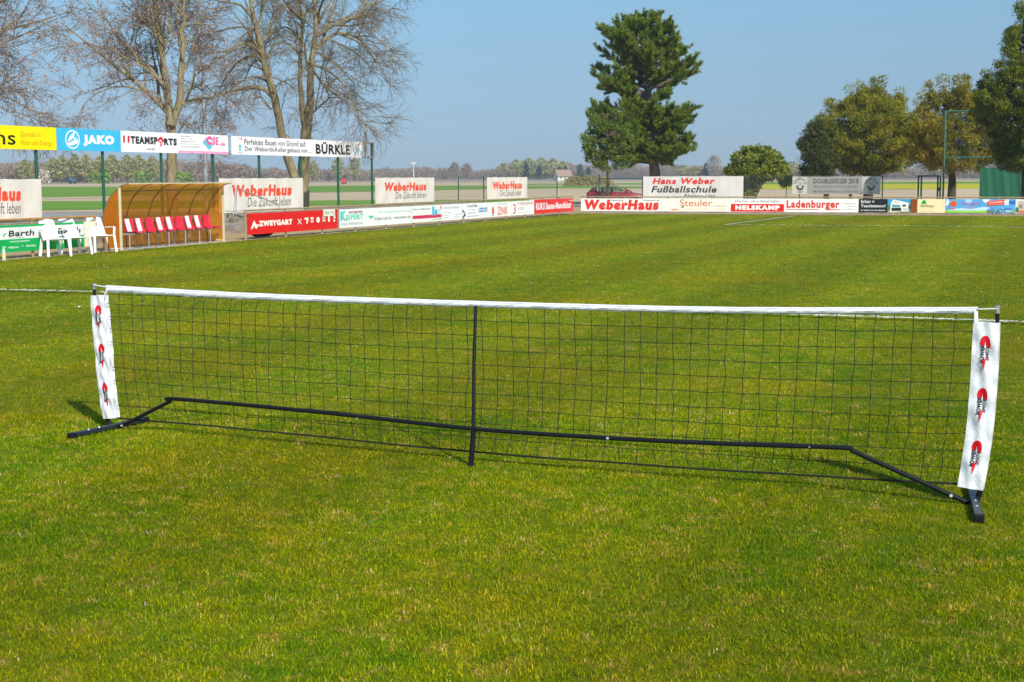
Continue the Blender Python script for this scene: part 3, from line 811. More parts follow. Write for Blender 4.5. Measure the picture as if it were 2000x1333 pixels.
board('billboard', 'long white wrinkled billboard banner with black lettering at the right end of the row', 'billboard', FL, 453, 708, zb0, zb1, '#eeeceb',
      lambda U: [('t', 'Perfektes Bauen von Grund auf:', U(479), .56, U(598), .88, '#3a3a3c', .012), ('t', 'Der Weberith-Keller gebaut von ...', U(480), .13, U(609), .47, '#3a3a3c', .012), ('t', 'BÜRKLE', U(618), .16, U(684), .90, '#141416', .05)], BG, wr=.010,
      logo=lambda U: bmark(473)(U) + bmark(702)(U))
# frame: posts and cross bars
M_green = mat('green_post_paint', (0.012, 0.090, 0.050), 0.4, var=0.15, scale=5, spec=0.4)
M_galv = mat('galvanised', (0.42, 0.42, 0.41), 0.5, metal=0.4, var=0.15, scale=6)
M_brownst = mat('brown_steel', (0.26, 0.21, 0.16), 0.6, var=0.2)
sB0 = FL.s_at(-190); sB1 = FL.s_at(731)
fr = thing('billboard_rack', 'row of tall dark green posts with bars carrying the billboards', 'frame', FL.pt(sB0), FL.rot)
s71 = FL.s_at(75); stp = (FL.s_at(729) - s71) / 7
for k in range(-2, 8):
    x = s71 + stp * k - sB0
    if x > -.5: MB().tube([(x, .06, 0.3), (x, .06, zb1 - .04)], .05, 10, M_green).build('post', None, fr, smooth=True)
for z in (zb0 + .03, zb1 - .03):
    MB().box(0, sB1 - sB0, -.028, -.002, z - .03, z + .03, M_brownst).build('cross_bar', None, fr)
for px in (713, 729): MB().box(FL.s_at(px) - sB0 - .05, FL.s_at(px) - sB0 + .05, -.03, -.001, zb0 + .06, zb1 - .06, M_brownst).build('upright', None, fr)

# --- chain link fences
M_wire = mat('fence_wire', (0.20, 0.23, 0.21), 0.5, metal=0.3)
def chain(name, label, ln, sa, sb, z0, z1, posts, mp, bar=None):
    root = thing(name, label, 'fence', ln.pt(sa), ln.rot)
    for p, mm, zt in posts: MB().tube([(p - sa, .0, 0), (p - sa, .0, zt)], .032, 8, mm).build('post', None, root, smooth=True)
    V = []; F = []
    def wire(a, b, r):
        d = (Vector(b) - Vector(a)).normalized(); x = d.cross(Vector((0, 1, 0))).normalized() * r; y = Vector((0, r, 0))
        o = len(V)
        for p in (Vector(a), Vector(b)):
            V.extend([tuple(p + x), tuple(p + y), tuple(p - x), tuple(p - y)])
        for i in range(4): F.append((o + i, o + (i + 1) % 4, o + 4 + (i + 1) % 4, o + 4 + i))
    h = z1 - z0; n = sb - sa; x = -h; c = .065
    while x < n:
        for sgn in (1, -1):
            a, b = (x, z0), (x + h, z1)
            if sgn < 0: a, b = (x, z1), (x + h, z0)
            if a[0] < 0: t = -a[0] / h; a = (0, a[1] + (b[1] - a[1]) * t)
            if b[0] > n: t = (n - a[0]) / (b[0] - a[0]); b = (n, a[1] + (b[1] - a[1]) * t)
            wire((a[0], -.034, a[1]), (b[0], -.034, b[1]), .0013)
        x += c
    for z in (z0 + .02, (z0 + z1) / 2, z1): wire((0, -.038, z), (n, -.038, z), .004)
    np_mesh('wire_mesh', V, F, M_wire, root)
    if bar:
        for a, b, z in bar: MB().tube([(a - sa, -.0, z), (b - sa, -.0, z)], .03, 8, M_dgreen).build('top_bar', None, root, smooth=True)
    return root
M_dgreen = mat('dark_green_steel', (0.012, 0.045, 0.032), 0.45, var=0.2)
fz = FL.hit(800, hor(800))[1] + .02
chain('chain_link_fence', 'thin chain link fence along the top of the left terrace', FL.off(-.16), FL.s_at(-600), sFc, T_H, fz, [(FL.s_at(p), M_green if p < 1000 else M_dgreen, fz + .03) for p in (849, 901, 950, 1031, 1093)], M_green)
frs = lambda px: FR.s_at(px)
chain('chain_link_fence', 'thin chain link fence behind the far rail in front of the car and trees', FR, 0.05, frs(1790), .3, fz, [(frs(p), M_dgreen, fz + (.1 if p == 1170 else .02)) for p in (1170, 1255, 1461, 1562, 1664, 1724)], M_dgreen, [(frs(1170), frs(1255), FR.hit(1200, 349.5)[1])])

# --- cloth banners on the fences
BW = 'cream banners with orange red lettering on the fence'
def wh(x0, x1, xt0, xt1, xs0, xs1, first='WeberHaus', second='Die Zukunft leben'):
    return lambda U: [('t', first, U(xt0), .46, U(xt1), .81, '#e4502f', .085, .12), ('t', second, U(xs0), .16, U(xs1), .44, '#6c6a64', .0, .12)]
bt = FL.hit(800, 347)[1]
def fb(label, x0, x1, items, yb, seed, **k):
    return board('cloth_banner', label, 'banner', FL, x0, x1, FL.hit((x0 + x1) / 2, yb)[1], bt, '#dcd4c8', items, BW, d=.1, wr=.012, seed=seed, tie=True, **k)
fb('cream cloth banner cut by the left picture edge, with orange red lettering', -110, 80, wh(0, 0, -104, 39, -60, 37), 432, 1)
fb('cream cloth banner with orange red lettering just right of the dugout', 427, 591, wh(0, 0, 452, 569, 483, 568), 414, 2)
fb('cream cloth banner with orange red lettering, the middle one of the three', 732, 848, wh(0, 0, 751, 832, 772, 831), 396, 3)
fb('smallest and farthest cream cloth banner with orange red lettering', 951, 1030, wh(0, 0, 963, 1019.5, 977, 1018), 390, 4)
board('cloth_banner', 'wide grey white cloth banner with red and black lettering before the pine', 'banner', FR, 1256, 1452, FR.hit(1350, 388)[1], FR.hit(1350, 344.5)[1], '#d6d2cc',
      lambda U: [('t', 'Hans Weber', U(1274), .64, U(1397), .93, '#d93a34', .065, .22), ('t', 'Fußballschule', U(1272), .26, U(1400), .57, '#3c3a3a', .04, .22), ('t', 'Rheinau-Linx', U(1336), .04, U(1398), .20, '#55504e', .02, .25)], None, d=.1, wr=.012, seed=7, tie=True)
def crest(c, r):
    return lambda U: [('ring', U(c), .5, U(c + r) - U(c), .44, .06, '#c9c6bd', 0, 360), ('ring', U(c), .5, U(c + r) - U(c), .46, .30, '#45484a', 12, 168), ('arc', 'SPORTVEREIN', U(c), .5, (U(c + r) - U(c)) * .86, .39, .26, '#d9d6cd', 165, 15),
                      ('ring', U(c), .5, (U(c + r) - U(c)) * .60, .30, .42, '#4a4a38', 185, 355), ('e', U(c), .56, (U(c + r) - U(c)) * .40, .16, '#a9aaa6'), ('arc', 'LINX', U(c), .5, (U(c + r) - U(c)) * .86, .39, .2, '#55564e', 240, 300)]
board('cloth_banner', 'silver grey mesh banner with a dark round crest at either end', 'banner', FR, 1548, 1720, FR.hit(1630, 379.5)[1], FR.hit(1630, 345)[1], '#c4bfb4',
      lambda U: [('r', U(1577), .0, U(1684), 1, '#9c9a95'), ('t', 'DOUBLESIEGER 2018', U(1589), .60, U(1677), .88, '#34373a', .03), ('t', 'SBFV-ROTHAUS-POKALSIEGER', U(1589), .33, U(1676), .50, '#6a6a5c', .01), ('t', 'MEISTER VERBANDSLIGA SÜDBADEN', U(1589), .08, U(1676), .24, '#5c5c58', .01)], None, d=.1, wr=.008, seed=9,
      logo=lambda U: crest(1563, 13)(U) + crest(1702, 13)(U))

# --- low boards on the left rail
zl0, zl1 = zL(600, 450.5), zL(600, 412.5)
LB = 'low sponsor boards on the left rail'
def lb(label, x0, x1, base, items, dz=0, z0=zl0, z1=zl1, **k):
    k.setdefault('d', .07)
    return board('sponsor_board', label, 'sponsor board', L, x0, x1, z0, z1 + dz, base, items, LB, **k)
def barth(U):
    o = []
    for x in (-120, 11, 108):
        k = 1 if x < 100 else .88
        o += [('t', 'Barth', U(x), .58, U(x + 51 * k), .80, '#2c3134', .03, .1), ('p', [(U(x - 1), .72), (U(x - 8 * k), .70), (U(x - 11 * k), .62), (U(x - 7 * k), .56), (U(x - 9 * k), .62), (U(x - 7 * k), .67)], '#0fa651')]
    o += [('t', 'kommt mit Metall', U(12), .52, U(40), .55, '#8a928c', .0), ('t', 'www.barth-metall.de', U(12), .36, U(51), .43, '#eef6ee', .02), ('t', '·', U(2.5), .18, U(5), .22, '#eef6ee', .1), ('t', 'Heilbronn', U(10), .14, U(29), .22, '#eef6ee', .02), ('t', '·', U(36), .19, U(38), .23, '#eef6ee', .1), ('t', 'Sinsheim', U(44), .16, U(63), .24, '#eef6ee', .02), ('r', U(32), .02, U(32.4), .98, '#58c98c')]
    return o
lb('green and white board with dark lettering behind the white garden chairs', -220, 160, '#e4e6df', lambda U: [('r', 0, .92, 1, 1, '#0fa651'), ('r', 0, 0, 1, .48, '#0fa651')] + barth(U))
lb('plain cream board end at the right end of the green board', 160.6, 183.5, '#e8e0c4', None)
def zwe(U):
    w = '#f4eee0'
    o = [('t', 'ZWEYGART', U(503), .36, U(569), .63, w, .10), ('p', [(U(486.5), .26), (U(494), .67), (U(498), .46), (U(504), .47), (U(499), .27), (U(496.5), .27), (U(494), .40), (U(490), .27)], w)]
    o += [('p', [(U(579), .36), (U(580), .34), (U(587), .60), (U(586), .62)], w), ('p', [(U(579), .60), (U(580), .63), (U(587), .36), (U(586), .34)], w),
          ('p', [(U(592), .56), (U(593), .66), (U(600), .66), (U(600), .50), (U(598), .36), (U(596), .36), (U(597), .56)], w),
          ('r', U(605), .38, U(606.3), .66, w), ('r', U(608), .38, U(609.5), .66, w), ('r', U(604), .60, U(610), .66, w), ('e', U(619), .51, U(622.5) - U(619), .15, w),
          ('r', U(628), .38, U(629), .68, w), ('r', U(632), .38, U(633), .68, w), ('r', U(628), .44, U(633), .48, w), ('r', U(628), .56, U(633), .60, w),
          ('r', U(638.5), .38, U(642), .66, w), ('e', U(650.5), .42, U(652) - U(650.5), .07, w), ('p', [(U(648), .60), (U(652), .68), (U(653), .54), (U(650), .53)], w)]
    return o
lb('bright red board with cream lettering and a row of tool pictograms', 480.5, 658, '#dd1f1c', zwe, dz=.01)
lb('small cream sticker plate over the top edge of the red tool board', 630, 653, '#e8e2d2', lambda U: [('t', '07844 / 991', .1, .3, .9, .7, '#7a8278', .0)], z0=zl1 - .20, z1=zl1 + .025, dz=0, d=.09)
SC_ROOT = None
def kei(U):
    t = '#58cbb4'
    return [('t', 'K', U(663), .38, U(675), .92, t, .09), ('t', 'EIFERT', U(675), .42, U(708.5), .70, t, .05), ('t', 'MEISTERBETRIEB', U(680), .76, U(707), .88, '#8c4658', .04), ('t', 'GEBÄUDEREINIGUNG', U(664), .14, U(708), .30, '#a9adae', .0),
            ('p', [(U(674), .40), (U(676), .40), (U(675), .54)], '#7c3040'), ('p', [(U(718), .14), (U(722), .40), (U(718), .56), (U(724), .60), (U(730), .50), (U(722), .40), (U(730), .22), (U(727), .12)], t),
            ('t', 'Wir bringen Gebäude zum Glänzen', U(738), .66, U(800), .82, '#b4d8d2', .0), ('t', '07664 50576', U(729), .30, U(762), .46, '#8c8682', .0), ('t', 'www.keifert.de', U(767), .32, U(800), .48, '#8c8682', .0)]
lb('long white board with turquoise lettering left of the crimson striped board', 661.5, 803, '#eeeeea', kei)
lb('white board with a crimson stripe and cyan lettering', 803.4, 863.5, '#efefe8', lambda U: [('t', 'Garten- und Baggerbetrieb', U(805), .72, U(840), .85, '#606c84', .02), ('r', U(805), .22, U(861.5), .42, '#d42c54'), ('t', 'Be', U(843.5), .36, U(853.5), .92, '#28b8d4', .08), ('t', 'tz', U(854), .50, U(858), .80, '#7cc8dc', .0), ('e', U(860.3), .82, U(861.5) - U(860), .12, '#d8808c'), ('t', '0171 / 620 7748', U(845), .08, U(861), .16, '#5c6c5c', .02)])
lb('white board with thin grey lettering of an earthworks firm', 863.9, 902, '#f2f2f2', lambda U: [('t', 'Schmidt Erdarbeiten', U(865.5), .72, U(897), .88, '#8c8c90', .0), ('t', 'Kanalbau · Abbruch', U(866), .46, U(881), .54, '#9a9a9e', .0), ('t', 'Erdbau', U(866), .30, U(875), .37, '#9a9a9e', .0), ('t', 'Tiefbau', U(866), .14, U(875), .21, '#9a9a9e', .0), ('t', 'Tel. 07853 / 8721', U(886), .30, U(899), .38, '#9a9a9e', .0), ('t', 'Rheinau-Linx', U(886), .15, U(899), .23, '#9a9a9e', .0)])
def schutz(U):
    o = [('t', 'Schutz Bau', U(912), .74, U(932), .94, '#44484c', .02), ('t', 'Hoch- und Tiefbau', U(912), .54, U(927), .62, '#6c7074', .0), ('t', 'Tel. 07844 / 21 596', U(912), .33, U(928.5), .41, '#585c60', .02), ('t', 'www.schutz-bau.de', U(912), .13, U(935), .21, '#585c60', .02)]
    o += [('e', U(902.5 + x), y, U(904 + r) - U(903), .09, c) for x, y, r, c in ((1.2, .52, .2, '#202428'), (4, .42, .9, '#a9adb0'), (4.2, .26, .8, '#5c1c20'), (1.6, .14, .6, '#40585c'))]
    o += [('ring', U(942.5), .52, U(951) - U(942.5), .34, .04, '#c8b4c4', 0, 360)]
    o += [('ring', U(937 + 3.6 * i), .54, U(939) - U(937), .16, .4, ('#38a8dc', '#6c6cb4', '#38a8dc', '#6c6cb4')[i], 0, 360) for i in range(4)]
    return o
lb('white board with an oval of blue interlocked rings', 902.4, 952, '#f3f3f3', schutz)
lb('white board with tall thin red lettering beside a small red chimney emblem', 952.4, 998, '#f3f0ea', lambda U: [('t', 'SPEDITION', U(971), .78, U(992.5), .92, '#a9bcb8', .0), ('t', 'ZINK', U(971), .12, U(992), .66, '#e0705c', .02), ('r', U(960), .20, U(964.5), .62, '#dc6c58'), ('r', U(960), .10, U(964.5), .14, '#70787c'), ('r', U(960), .66, U(964), .70, '#70787c'), ('p', [(U(965.5), .74), (U(967), .90), (U(966.3), .90), (U(965), .76)], '#dc6c58')])
lb('white board with a red round letter emblem and grey lettering', 998.4, 1043, '#f3f3f0', lambda U: [('t', 'ROSENLEHNER', U(1010.5), .70, U(1042), .92, '#c86464', .0), ('t', 'ELEKTRO', U(1010.5), .36, U(1024), .56, '#98a0a0', .0), ('t', 'Planung · Beratung · Verkauf', U(1011), .12, U(1041), .22, '#b0b4b4', .0)],
   logo=lambda U: [('ring', U(1003.5), .62, U(1007) - U(1003.5), .18, .5, '#cc3c40', -90, 130), ('ring', U(1003.5), .30, U(1007) - U(1003.5), .18, .5, '#cc3c40', -130, 90)])
lb('red board with white condensed lettering at the far end of the left rail', 1043.4, 1119.5, '#e02a2c', lambda U: [('t', 'RUKU', U(1046.5), .26, U(1064.5), .76, '#f6e8ea', .06), ('t', 'Sauna-Manufaktur', U(1066), .26, U(1116), .76, '#f6e8ea', .06), ('r', U(1112), .80, U(1119), .84, '#f6e8ea')], dz=.02)

# --- low boards along the far rail
zR = lambda px, py: R.hit(px, py)[1]
zr0, zr1 = zR(1500, 414.3), zR(1500, 388.6)
RB = 'low sponsor boards on the far rail'
def rb(label, x0, x1, base, items, **k):
    return board('sponsor_board', label, 'sponsor board', R, x0, x1, zr0, zr1, base, items, RB, d=.07, **k)
rb('white board filled by huge red slanted lettering below the parked car', 1135, 1292, '#f3f1ec', lambda U: [('t', 'WeberHaus', U(1141.5), .07, U(1287), .91, '#e2382e', .095, .12), ('t', 'WeberHaus', U(1192), .80, U(1218), .90, '#3a3634', .02, .1), ('t', 'WeberHaus.de', U(1256), .80, U(1288), .90, '#3a3634', .02, .1)])
rb('cream board with thin orange lettering and small green and orange blots', 1292.4, 1428, '#f6efdd', lambda U: [('t', 'Steuler', U(1328), .40, U(1392), .94, '#d8643c', .0), ('t', 'DER WERBEFACHMANN', U(1393), .40, U(1421), .47, '#8a8278', .0), ('t', 'Beschriftung · Textildruck · Werbetechnik', U(1338), .14, U(1420), .26, '#ecb894', .0), ('p', [(U(1330), .30), (U(1336), .44), (U(1338), .40), (U(1334), .26)], '#5c8c3c'), ('p', [(U(1308), .10), (U(1316), .20), (U(1326), .16), (U(1327), .10)], '#ec8038')])
rb('white board with a red block of bold white capitals', 1428.4, 1533, '#f4f2ee', lambda U: [('r', U(1428.6), .02, U(1532.4), .60, '#e2231f'), ('t', "Dächer, die's drauf haben", U(1437), .70, U(1526), .92, '#7a7874', .0), ('t', 'NELSKAMP', U(1437), .14, U(1524), .50, '#f8f4f0', .09)])
rb('white board with underlined red lettering and three short grey lines', 1533.4, 1678, '#f4f2ec', lambda U: [('t', 'Ladenburger', U(1537), .14, U(1641), .90, '#dc3a2c', .06), ('r', U(1537), .17, U(1601), .225, '#dc3a2c'), ('r', U(1618), .17, U(1642), .225, '#dc3a2c'), ('t', 'Baut. Holz.', U(1651), .62, U(1674), .70, '#8a8a88', .0), ('t', 'Für alle.', U(1659), .42, U(1674), .50, '#8a8a88', .0), ('t', 'Wohn(t)räume', U(1644), .18, U(1673), .27, '#8a8a88', .0)])
def office(U):
    return [('r', U(1735), .0, U(1780), 1, '#3ea0d0'), ('p', [(U(1734.5), 0), (U(1734.5), .5), (U(1739), .6), (U(1740), .3), (U(1738), .04)], '#5c7434'), ('r', U(1736), .0, U(1780), .12, '#b4a884'),
            ('p', [(U(1740), .06), (U(1742), .78), (U(1744), .82), (U(1745), .94), (U(1750), .94), (U(1776), .72), (U(1776), .10), (U(1763), .08)], '#f0ede6'),
            ('p', [(U(1744), .40), (U(1744), .60), (U(1760), .56), (U(1760), .40)], '#5c9c9c'), ('p', [(U(1742.5), .12), (U(1743), .36), (U(1762), .36), (U(1762), .12)], '#26302c'), ('r', U(1764), .44, U(1771), .60, '#44605c'), ('p', [(U(1749), .78), (U(1749), .84), (U(1757), .74), (U(1756), .72)], '#8c8c88'), ('r', U(1766), .18, U(1774), .32, '#c8c4bc'), ('r', U(1759), .0, U(1780), .09, '#5c8c2c'), ('e', U(1778), .42, U(1780) - U(1778), .14, '#34502c')]
rb('dark board with white lettering beside a picture of a white office building', 1678.4, 1793, '#23282a', lambda U: office(U) + [('r', U(1780), 0, 1, 1, '#8c4a1c'), ('t', 'Erfolg =', U(1683), .62, U(1709), .92, '#ecebe6', .03), ('t', 'Teamleistung!', U(1683), .32, U(1731), .60, '#ecebe6', .03), ('t', 'Im Fußball wie beim Bauen!', U(1683), .12, U(1730), .22, '#ecebe6', .03)])
rb('pale yellow board with a green tree emblem over dark lettering', 1793.4, 1848, '#f0dfae', lambda U: [('t', 'NIVEAU', U(1800), .40, U(1825.5), .58, '#4a4434', .03), ('t', 'Immobilien · Finanzen', U(1800), .24, U(1822), .29, '#c8b88c', .0), ('t', 'www.niveau.de', U(1800), .09, U(1822), .14, '#b0a484', .0)],
   logo=lambda U: [('p', [(U(1801), .64), (U(1801.5), .74), (U(1803.5), .88), (U(1806), .96), (U(1808.5), .90), (U(1810.5), .76), (U(1811), .64)], '#12a838')])
def blue(U):
    o = [('p', [(U(1848.3), .6), (U(1851), .99), (U(1853), .99), (U(1856), .8), (U(1852), .5)], '#e4f2fa'), ('p', [(U(1868), .30), (U(1880), .36), (U(1900), .30), (U(1926), .46), (U(1935), .40), (U(1932), .18), (U(1850), .18)], '#c4dff2'), ('p', [(U(1885), .99), (U(1888), .70), (U(1896), .62), (U(1902), .99)], '#a8cdee'), ('p', [(U(1920), .99), (U(1923), .80), (U(1928), .74), (U(1936), .99)], '#eef4fa'),
         ('r', U(1848.4), .02, U(1930), .18, '#8cd02c'), ('t', 'www.campingplatz-zierer.de', U(1872), .06, U(1917), .14, '#d8f0a0', .0),
         ('ring', U(1863), .56, U(1871) - U(1863), .32, .22, '#e8542c', 130, 300), ('e', U(1864.5), .66, U(1870.5) - U(1864.5), .22, '#f4581c'), ('p', [(U(1867), .90), (U(1870), .99), (U(1873), .98), (U(1869), .86)], '#9cd43c'),
         ('t', 'Campingplatz', U(1875), .54, U(1920), .84, '#c47cb8', .0, .2), ('t', 'Zierer', U(1887), .32, U(1908), .52, '#d8a4c8', .0, .2),
         ('p', [(U(1931.5), .52), (U(1931), .86), (U(1962), .98), (U(1962), .60)], '#ec5030'), ('t', 'Urlaub erleben', U(1933), .70, U(1960), .80, '#fbe8e0', .05, .1, .09), ('t', 'in der schönen Ortenau', U(1933), .59, U(1960), .65, '#f8d0c4', .0, 0, .06),
         ('r', U(1963.5), .58, U(1972), .99, '#f2f4f6'), ('e', U(1967), .94, U(1969) - U(1967), .06, '#e8a030'), ('r', U(1965), .66, U(1971), .74, '#b8bcc4'), ('p', [(U(1974), .72), (U(1974), .92), (U(1979), .86), (U(1985), .99), (U(1985), .66)], '#3c6cc4'),
         ('p', [(U(1930), .02), (U(1931), .34), (U(1934), .20), (U(1940), .28), (U(1944), .34), (U(1944), .04)], '#6c7c80'), ('e', U(1956), .18, U(1960) - U(1956), .12, '#4c585c'), ('e', U(1956), .16, U(1958) - U(1956), .06, '#c8d4d8'), ('r', U(1964), .26, U(1978), .34, '#3c6cb0'), ('r', U(1966), .06, U(1977), .24, '#a8c8e0'), ('r', U(1948), .04, U(1951), .18, '#5c8c2c'), ('r', U(1978), .04, U(1984), .18, '#8cbc3c')]
    return o
rb('sky blue board with an orange ball emblem and a slanted red label', 1848.4, 1985, '#5aa9e0', blue)
rb('pale board with flowers and an orange pot at the right picture edge', 1985.4, 2080, '#e6e2d8', lambda U: [('r', U(1990), .26, U(2070), .86, '#c0b8a8'), ('p', [(U(1986), .06), (U(1985.8), .3), (U(1989), .5), (U(1992), .3), (U(1991), .06)], '#4c6c30'), ('p', [(U(1991), .02), (U(1992), .22), (U(2010), .22), (U(2008), .02)], '#d0784c'), ('e', U(1996), .50, U(1999) - U(1996), .14, '#8c8474')])
# ---------------------------------------------------------------- dugout with its bench
M_amber = bpy.data.materials.new('amber_polycarbonate'); M_amber.use_nodes = True
def _amber():
    n = M_amber.node_tree; b = n.nodes['Principled BSDF']
    tc = n.nodes.new('ShaderNodeTexCoord'); nz = n.nodes.new('ShaderNodeTexNoise'); nz.inputs['Scale'].default_value = 2.2; nz.inputs['Detail'].default_value = 5
    n.links.new(tc.outputs['Object'], nz.inputs['Vector'])
    cr = n.nodes.new('ShaderNodeValToRGB'); cr.color_ramp.elements[0].position = .3; cr.color_ramp.elements[1].position = .7
    cr.color_ramp.elements[0].color = (.62, .185, .006, 1); cr.color_ramp.elements[1].color = (.80, .30, .014, 1)
    n.links.new(nz.outputs['Fac'], cr.inputs['Fac']); n.links.new(cr.outputs['Color'], b.inputs['Base Color'])
    b.inputs['Roughness'].default_value = .25; b.inputs['Specular IOR Level'].default_value = .5
    tl = n.nodes.new('ShaderNodeBsdfTranslucent'); tl.inputs['Color'].default_value = (1.0, .38, .015, 1)
    tp = n.nodes.new('ShaderNodeBsdfTransparent'); tp.inputs['Color'].default_value = (.95, .62, .22, 1)
    m1 = n.nodes.new('ShaderNodeMixShader'); m1.inputs[0].default_value = .45
    m2 = n.nodes.new('ShaderNodeMixShader'); m2.inputs[0].default_value = .34
    n.links.new(b.outputs[0], m1.inputs[1]); n.links.new(tl.outputs[0], m1.inputs[2])
    n.links.new(m1.outputs[0], m2.inputs[1]); n.links.new(tp.outputs[0], m2.inputs[2]); n.links.new(m2.outputs[0], n.nodes['Material Output'].inputs['Surface'])
_amber()
M_creamst = mat('cream_steel', (0.66, 0.56, 0.36), 0.5, var=0.1, scale=6)
M_ribst = mat('brown_rib', (0.20, 0.12, 0.05), 0.5, var=0.2)
M_greyst = mat('grey_tube', (0.50, 0.49, 0.50), 0.4, metal=0.5, var=0.1)
M_conc = mat('pale_concrete', (0.46, 0.37, 0.27), 0.9, var=0.15, scale=3, bump=0.2)
gA, gB = ground(237, 490), ground(437, 472.5)
DL = Line(gA, gB - gA); DW = (gB - gA).length
dug = thing('dugout', 'curved amber plastic team shelter with cream posts beside the left touchline', 'team shelter', DL.pt(0), DL.rot)
prof = smooth_path([Vector((y, z, 0)) for y, z in ((.52, .02), (.54, .30), (.54, .60), (.49, .90), (.32, 1.29), (.03, 1.57), (-.12, 1.645), (-.31, 1.68))], 4)
prof = [(p.x, p.y) for p in prof]          # y (+ = back), z
NP = len(prof)
mb = MB()
for k in range(2):
    o = .008 * k
    mb.grid(lambda a, b, o=o: (a * DW, prof[min(NP - 1, int(round(b * (NP - 1))))][0] + o, prof[min(NP - 1, int(round(b * (NP - 1))))][1] + o), 20, NP - 1, M_amber) if k == 0 else None
mb.build('canopy', None, dug, smooth=True)
for x in (0, DW):
    pts = [(-.0, .02)] + [p for p in prof if p[0] > 0.0] + [(0.0, 1.58)]
    mb = MB(); mb.add([(x, y, z) for y, z in pts], [tuple(range(len(pts)))], M_amber)
    mb.build('side_panel', None, dug)
    MB().box(x - .028, x + .028, -.03, .02, -.02, 1.585, M_creamst).build('front_post', None, dug, bevel=.004)
    MB().bar((x, 0, .05), (x, .52, .05), .03, .03, M_creamst).build('sill', None, dug)
    mb = MB(); mb.tube([(x, y - .004, z) for y, z in prof], .016, 6, M_ribst); mb.build('rib', None, dug, smooth=True)
for k in range(1, 5):
    mb = MB(); mb.tube([(DW * k / 5, y - .018, z - .004) for y, z in prof], .013, 6, M_ribst); mb.build('rib', None, dug, smooth=True)
MB().bar((0, .50, .64), (DW, .50, .64), .03, .05, M_ribst).build('back_rail', None, dug)
MB().bar((0, .10, 1.50), (DW, .10, 1.50), .025, .025, M_ribst).build('roof_rail', None, dug)
MB().bar((-.02, -.31, 1.685), (DW + .02, -.31, 1.685), .04, .03, M_creamst).build('front_edge', None, dug)
MB().box(-.06, DW + .06, -.14, .62, -.05, .012, M_conc).build('base_slab', None, dug)

M_red = mat('raspberry_plastic', (0.66, 0.022, 0.060), 0.35, var=0.08, scale=2, spec=0.45)
M_paper = mat('paper', (0.80, 0.80, 0.80), 0.8)
bn = thing('team_bench', 'row of nine raspberry red plastic shell seats on a grey tube frame', 'bench', DL.pt(.05), DL.rot)
s_prof = smooth_path([Vector(p) for p in ((0, -.20, .415), (0, -.17, .435), (0, .02, .425), (0, .13, .43), (0, .19, .50), (0, .225, .64), (0, .245, .76), (0, .25, .785))], 3)
def seat_surf(a, b, o=0.0):
    i = b * (len(s_prof) - 1); k = min(int(i), len(s_prof) - 2); p = s_prof[k].lerp(s_prof[k + 1], i - k)
    w = .215 * (1 - .12 * max(0, (b - .5) * 2)) * (1 - .18 * (max(0, b - .93) / .07) ** 2)
    c = (abs(2 * a - 1)) ** 2.5 * .035
    return ((2 * a - 1) * w, p.y - c * (1 if b > .55 else 0) + o, p.z + c * (0 if b > .55 else 1) - o)
mb = MB(); mb.grid(lambda a, b: seat_surf(a, b), 12, 20, M_red); mb.grid(lambda a, b: seat_surf(a, b, .010), 12, 20, M_red)
seat0 = mb.build('seat', None, bn, smooth=True)
_s1, _s9 = DL.off(-.33).s_at(245), DL.off(-.33).s_at(398)
SEATX = [_s1 + (_s9 - _s1) / 8 * i for i in range(9)]; print('seats', _s1, _s9, DW)
for i, x in enumerate(SEATX):
    s = seat0 if i == 0 else seat0.copy()
    if i: COL.objects.link(s); s.parent = bn
    s.location = (x - .05, .10, 0); s.rotation_euler = (0, 0, random.uniform(-.05, .05))
for z, y in ((.40, .0), (.40, .2)):
    MB().bar((.05, y + .02, z), (4.75, y + .02, z), .03, .03, M_greyst).build('cross_bar', None, bn)
MB().bar((.05, -.06, .03), (1.3, -.06, .03), .028, .028, M_greyst).build('foot_bar', None, bn)
MB().bar((.05, .30, .03), (4.75, .30, .03), .028, .028, M_greyst).build('foot_bar', None, bn)
for x in (.25, 1.15, 2.15, 3.0, 3.75, 4.35):
    for y in (-.06, .28): MB().tube([(x, y, .0), (x, y, .40)], .016, 8, M_greyst).build('leg', None, bn, smooth=True)
names = ['near end of the bench', 'second seat from the near end', '', 'fourth seat from the near end', 'middle seat of the bench', '', 'third seat from the far end', 'second seat from the far end']
mbp = MB()
mbp.grid(lambda a, b: (a * .21 - .105, .016 * math.sin(b * 2) + .008 * math.sin(a * 3), b * .34), 4, 6, M_paper)
ink = [('t', 'Reserviert für', .16, .84, .84, .90, '#9a9aa0', .0)] + [('r', .18, .74 - .11 * i, .60 + .2 * ((i * 7) % 3) / 2, .755 - .11 * i, '#b4b4b8') for i in range(0)]
p0 = None
for i in (0, 1, 3, 4, 6, 7):
    lab = 'white paper notice lying on the ' + ('seat at the ' if i == 0 else '') + names[i]
    o = mbp.build('paper_sheet') if p0 is None else p0.copy()
    if p0 is None: p0 = o
    else: COL.objects.link(o)
    tag(o, lab, 'paper', 'paper notices on the bench seats')
    q = DL.pt(SEATX[i] - .03, 0, -.228); q.z = .45
    o.location = q; o.rotation_euler = (math.radians(-13), 0, DL.rot)

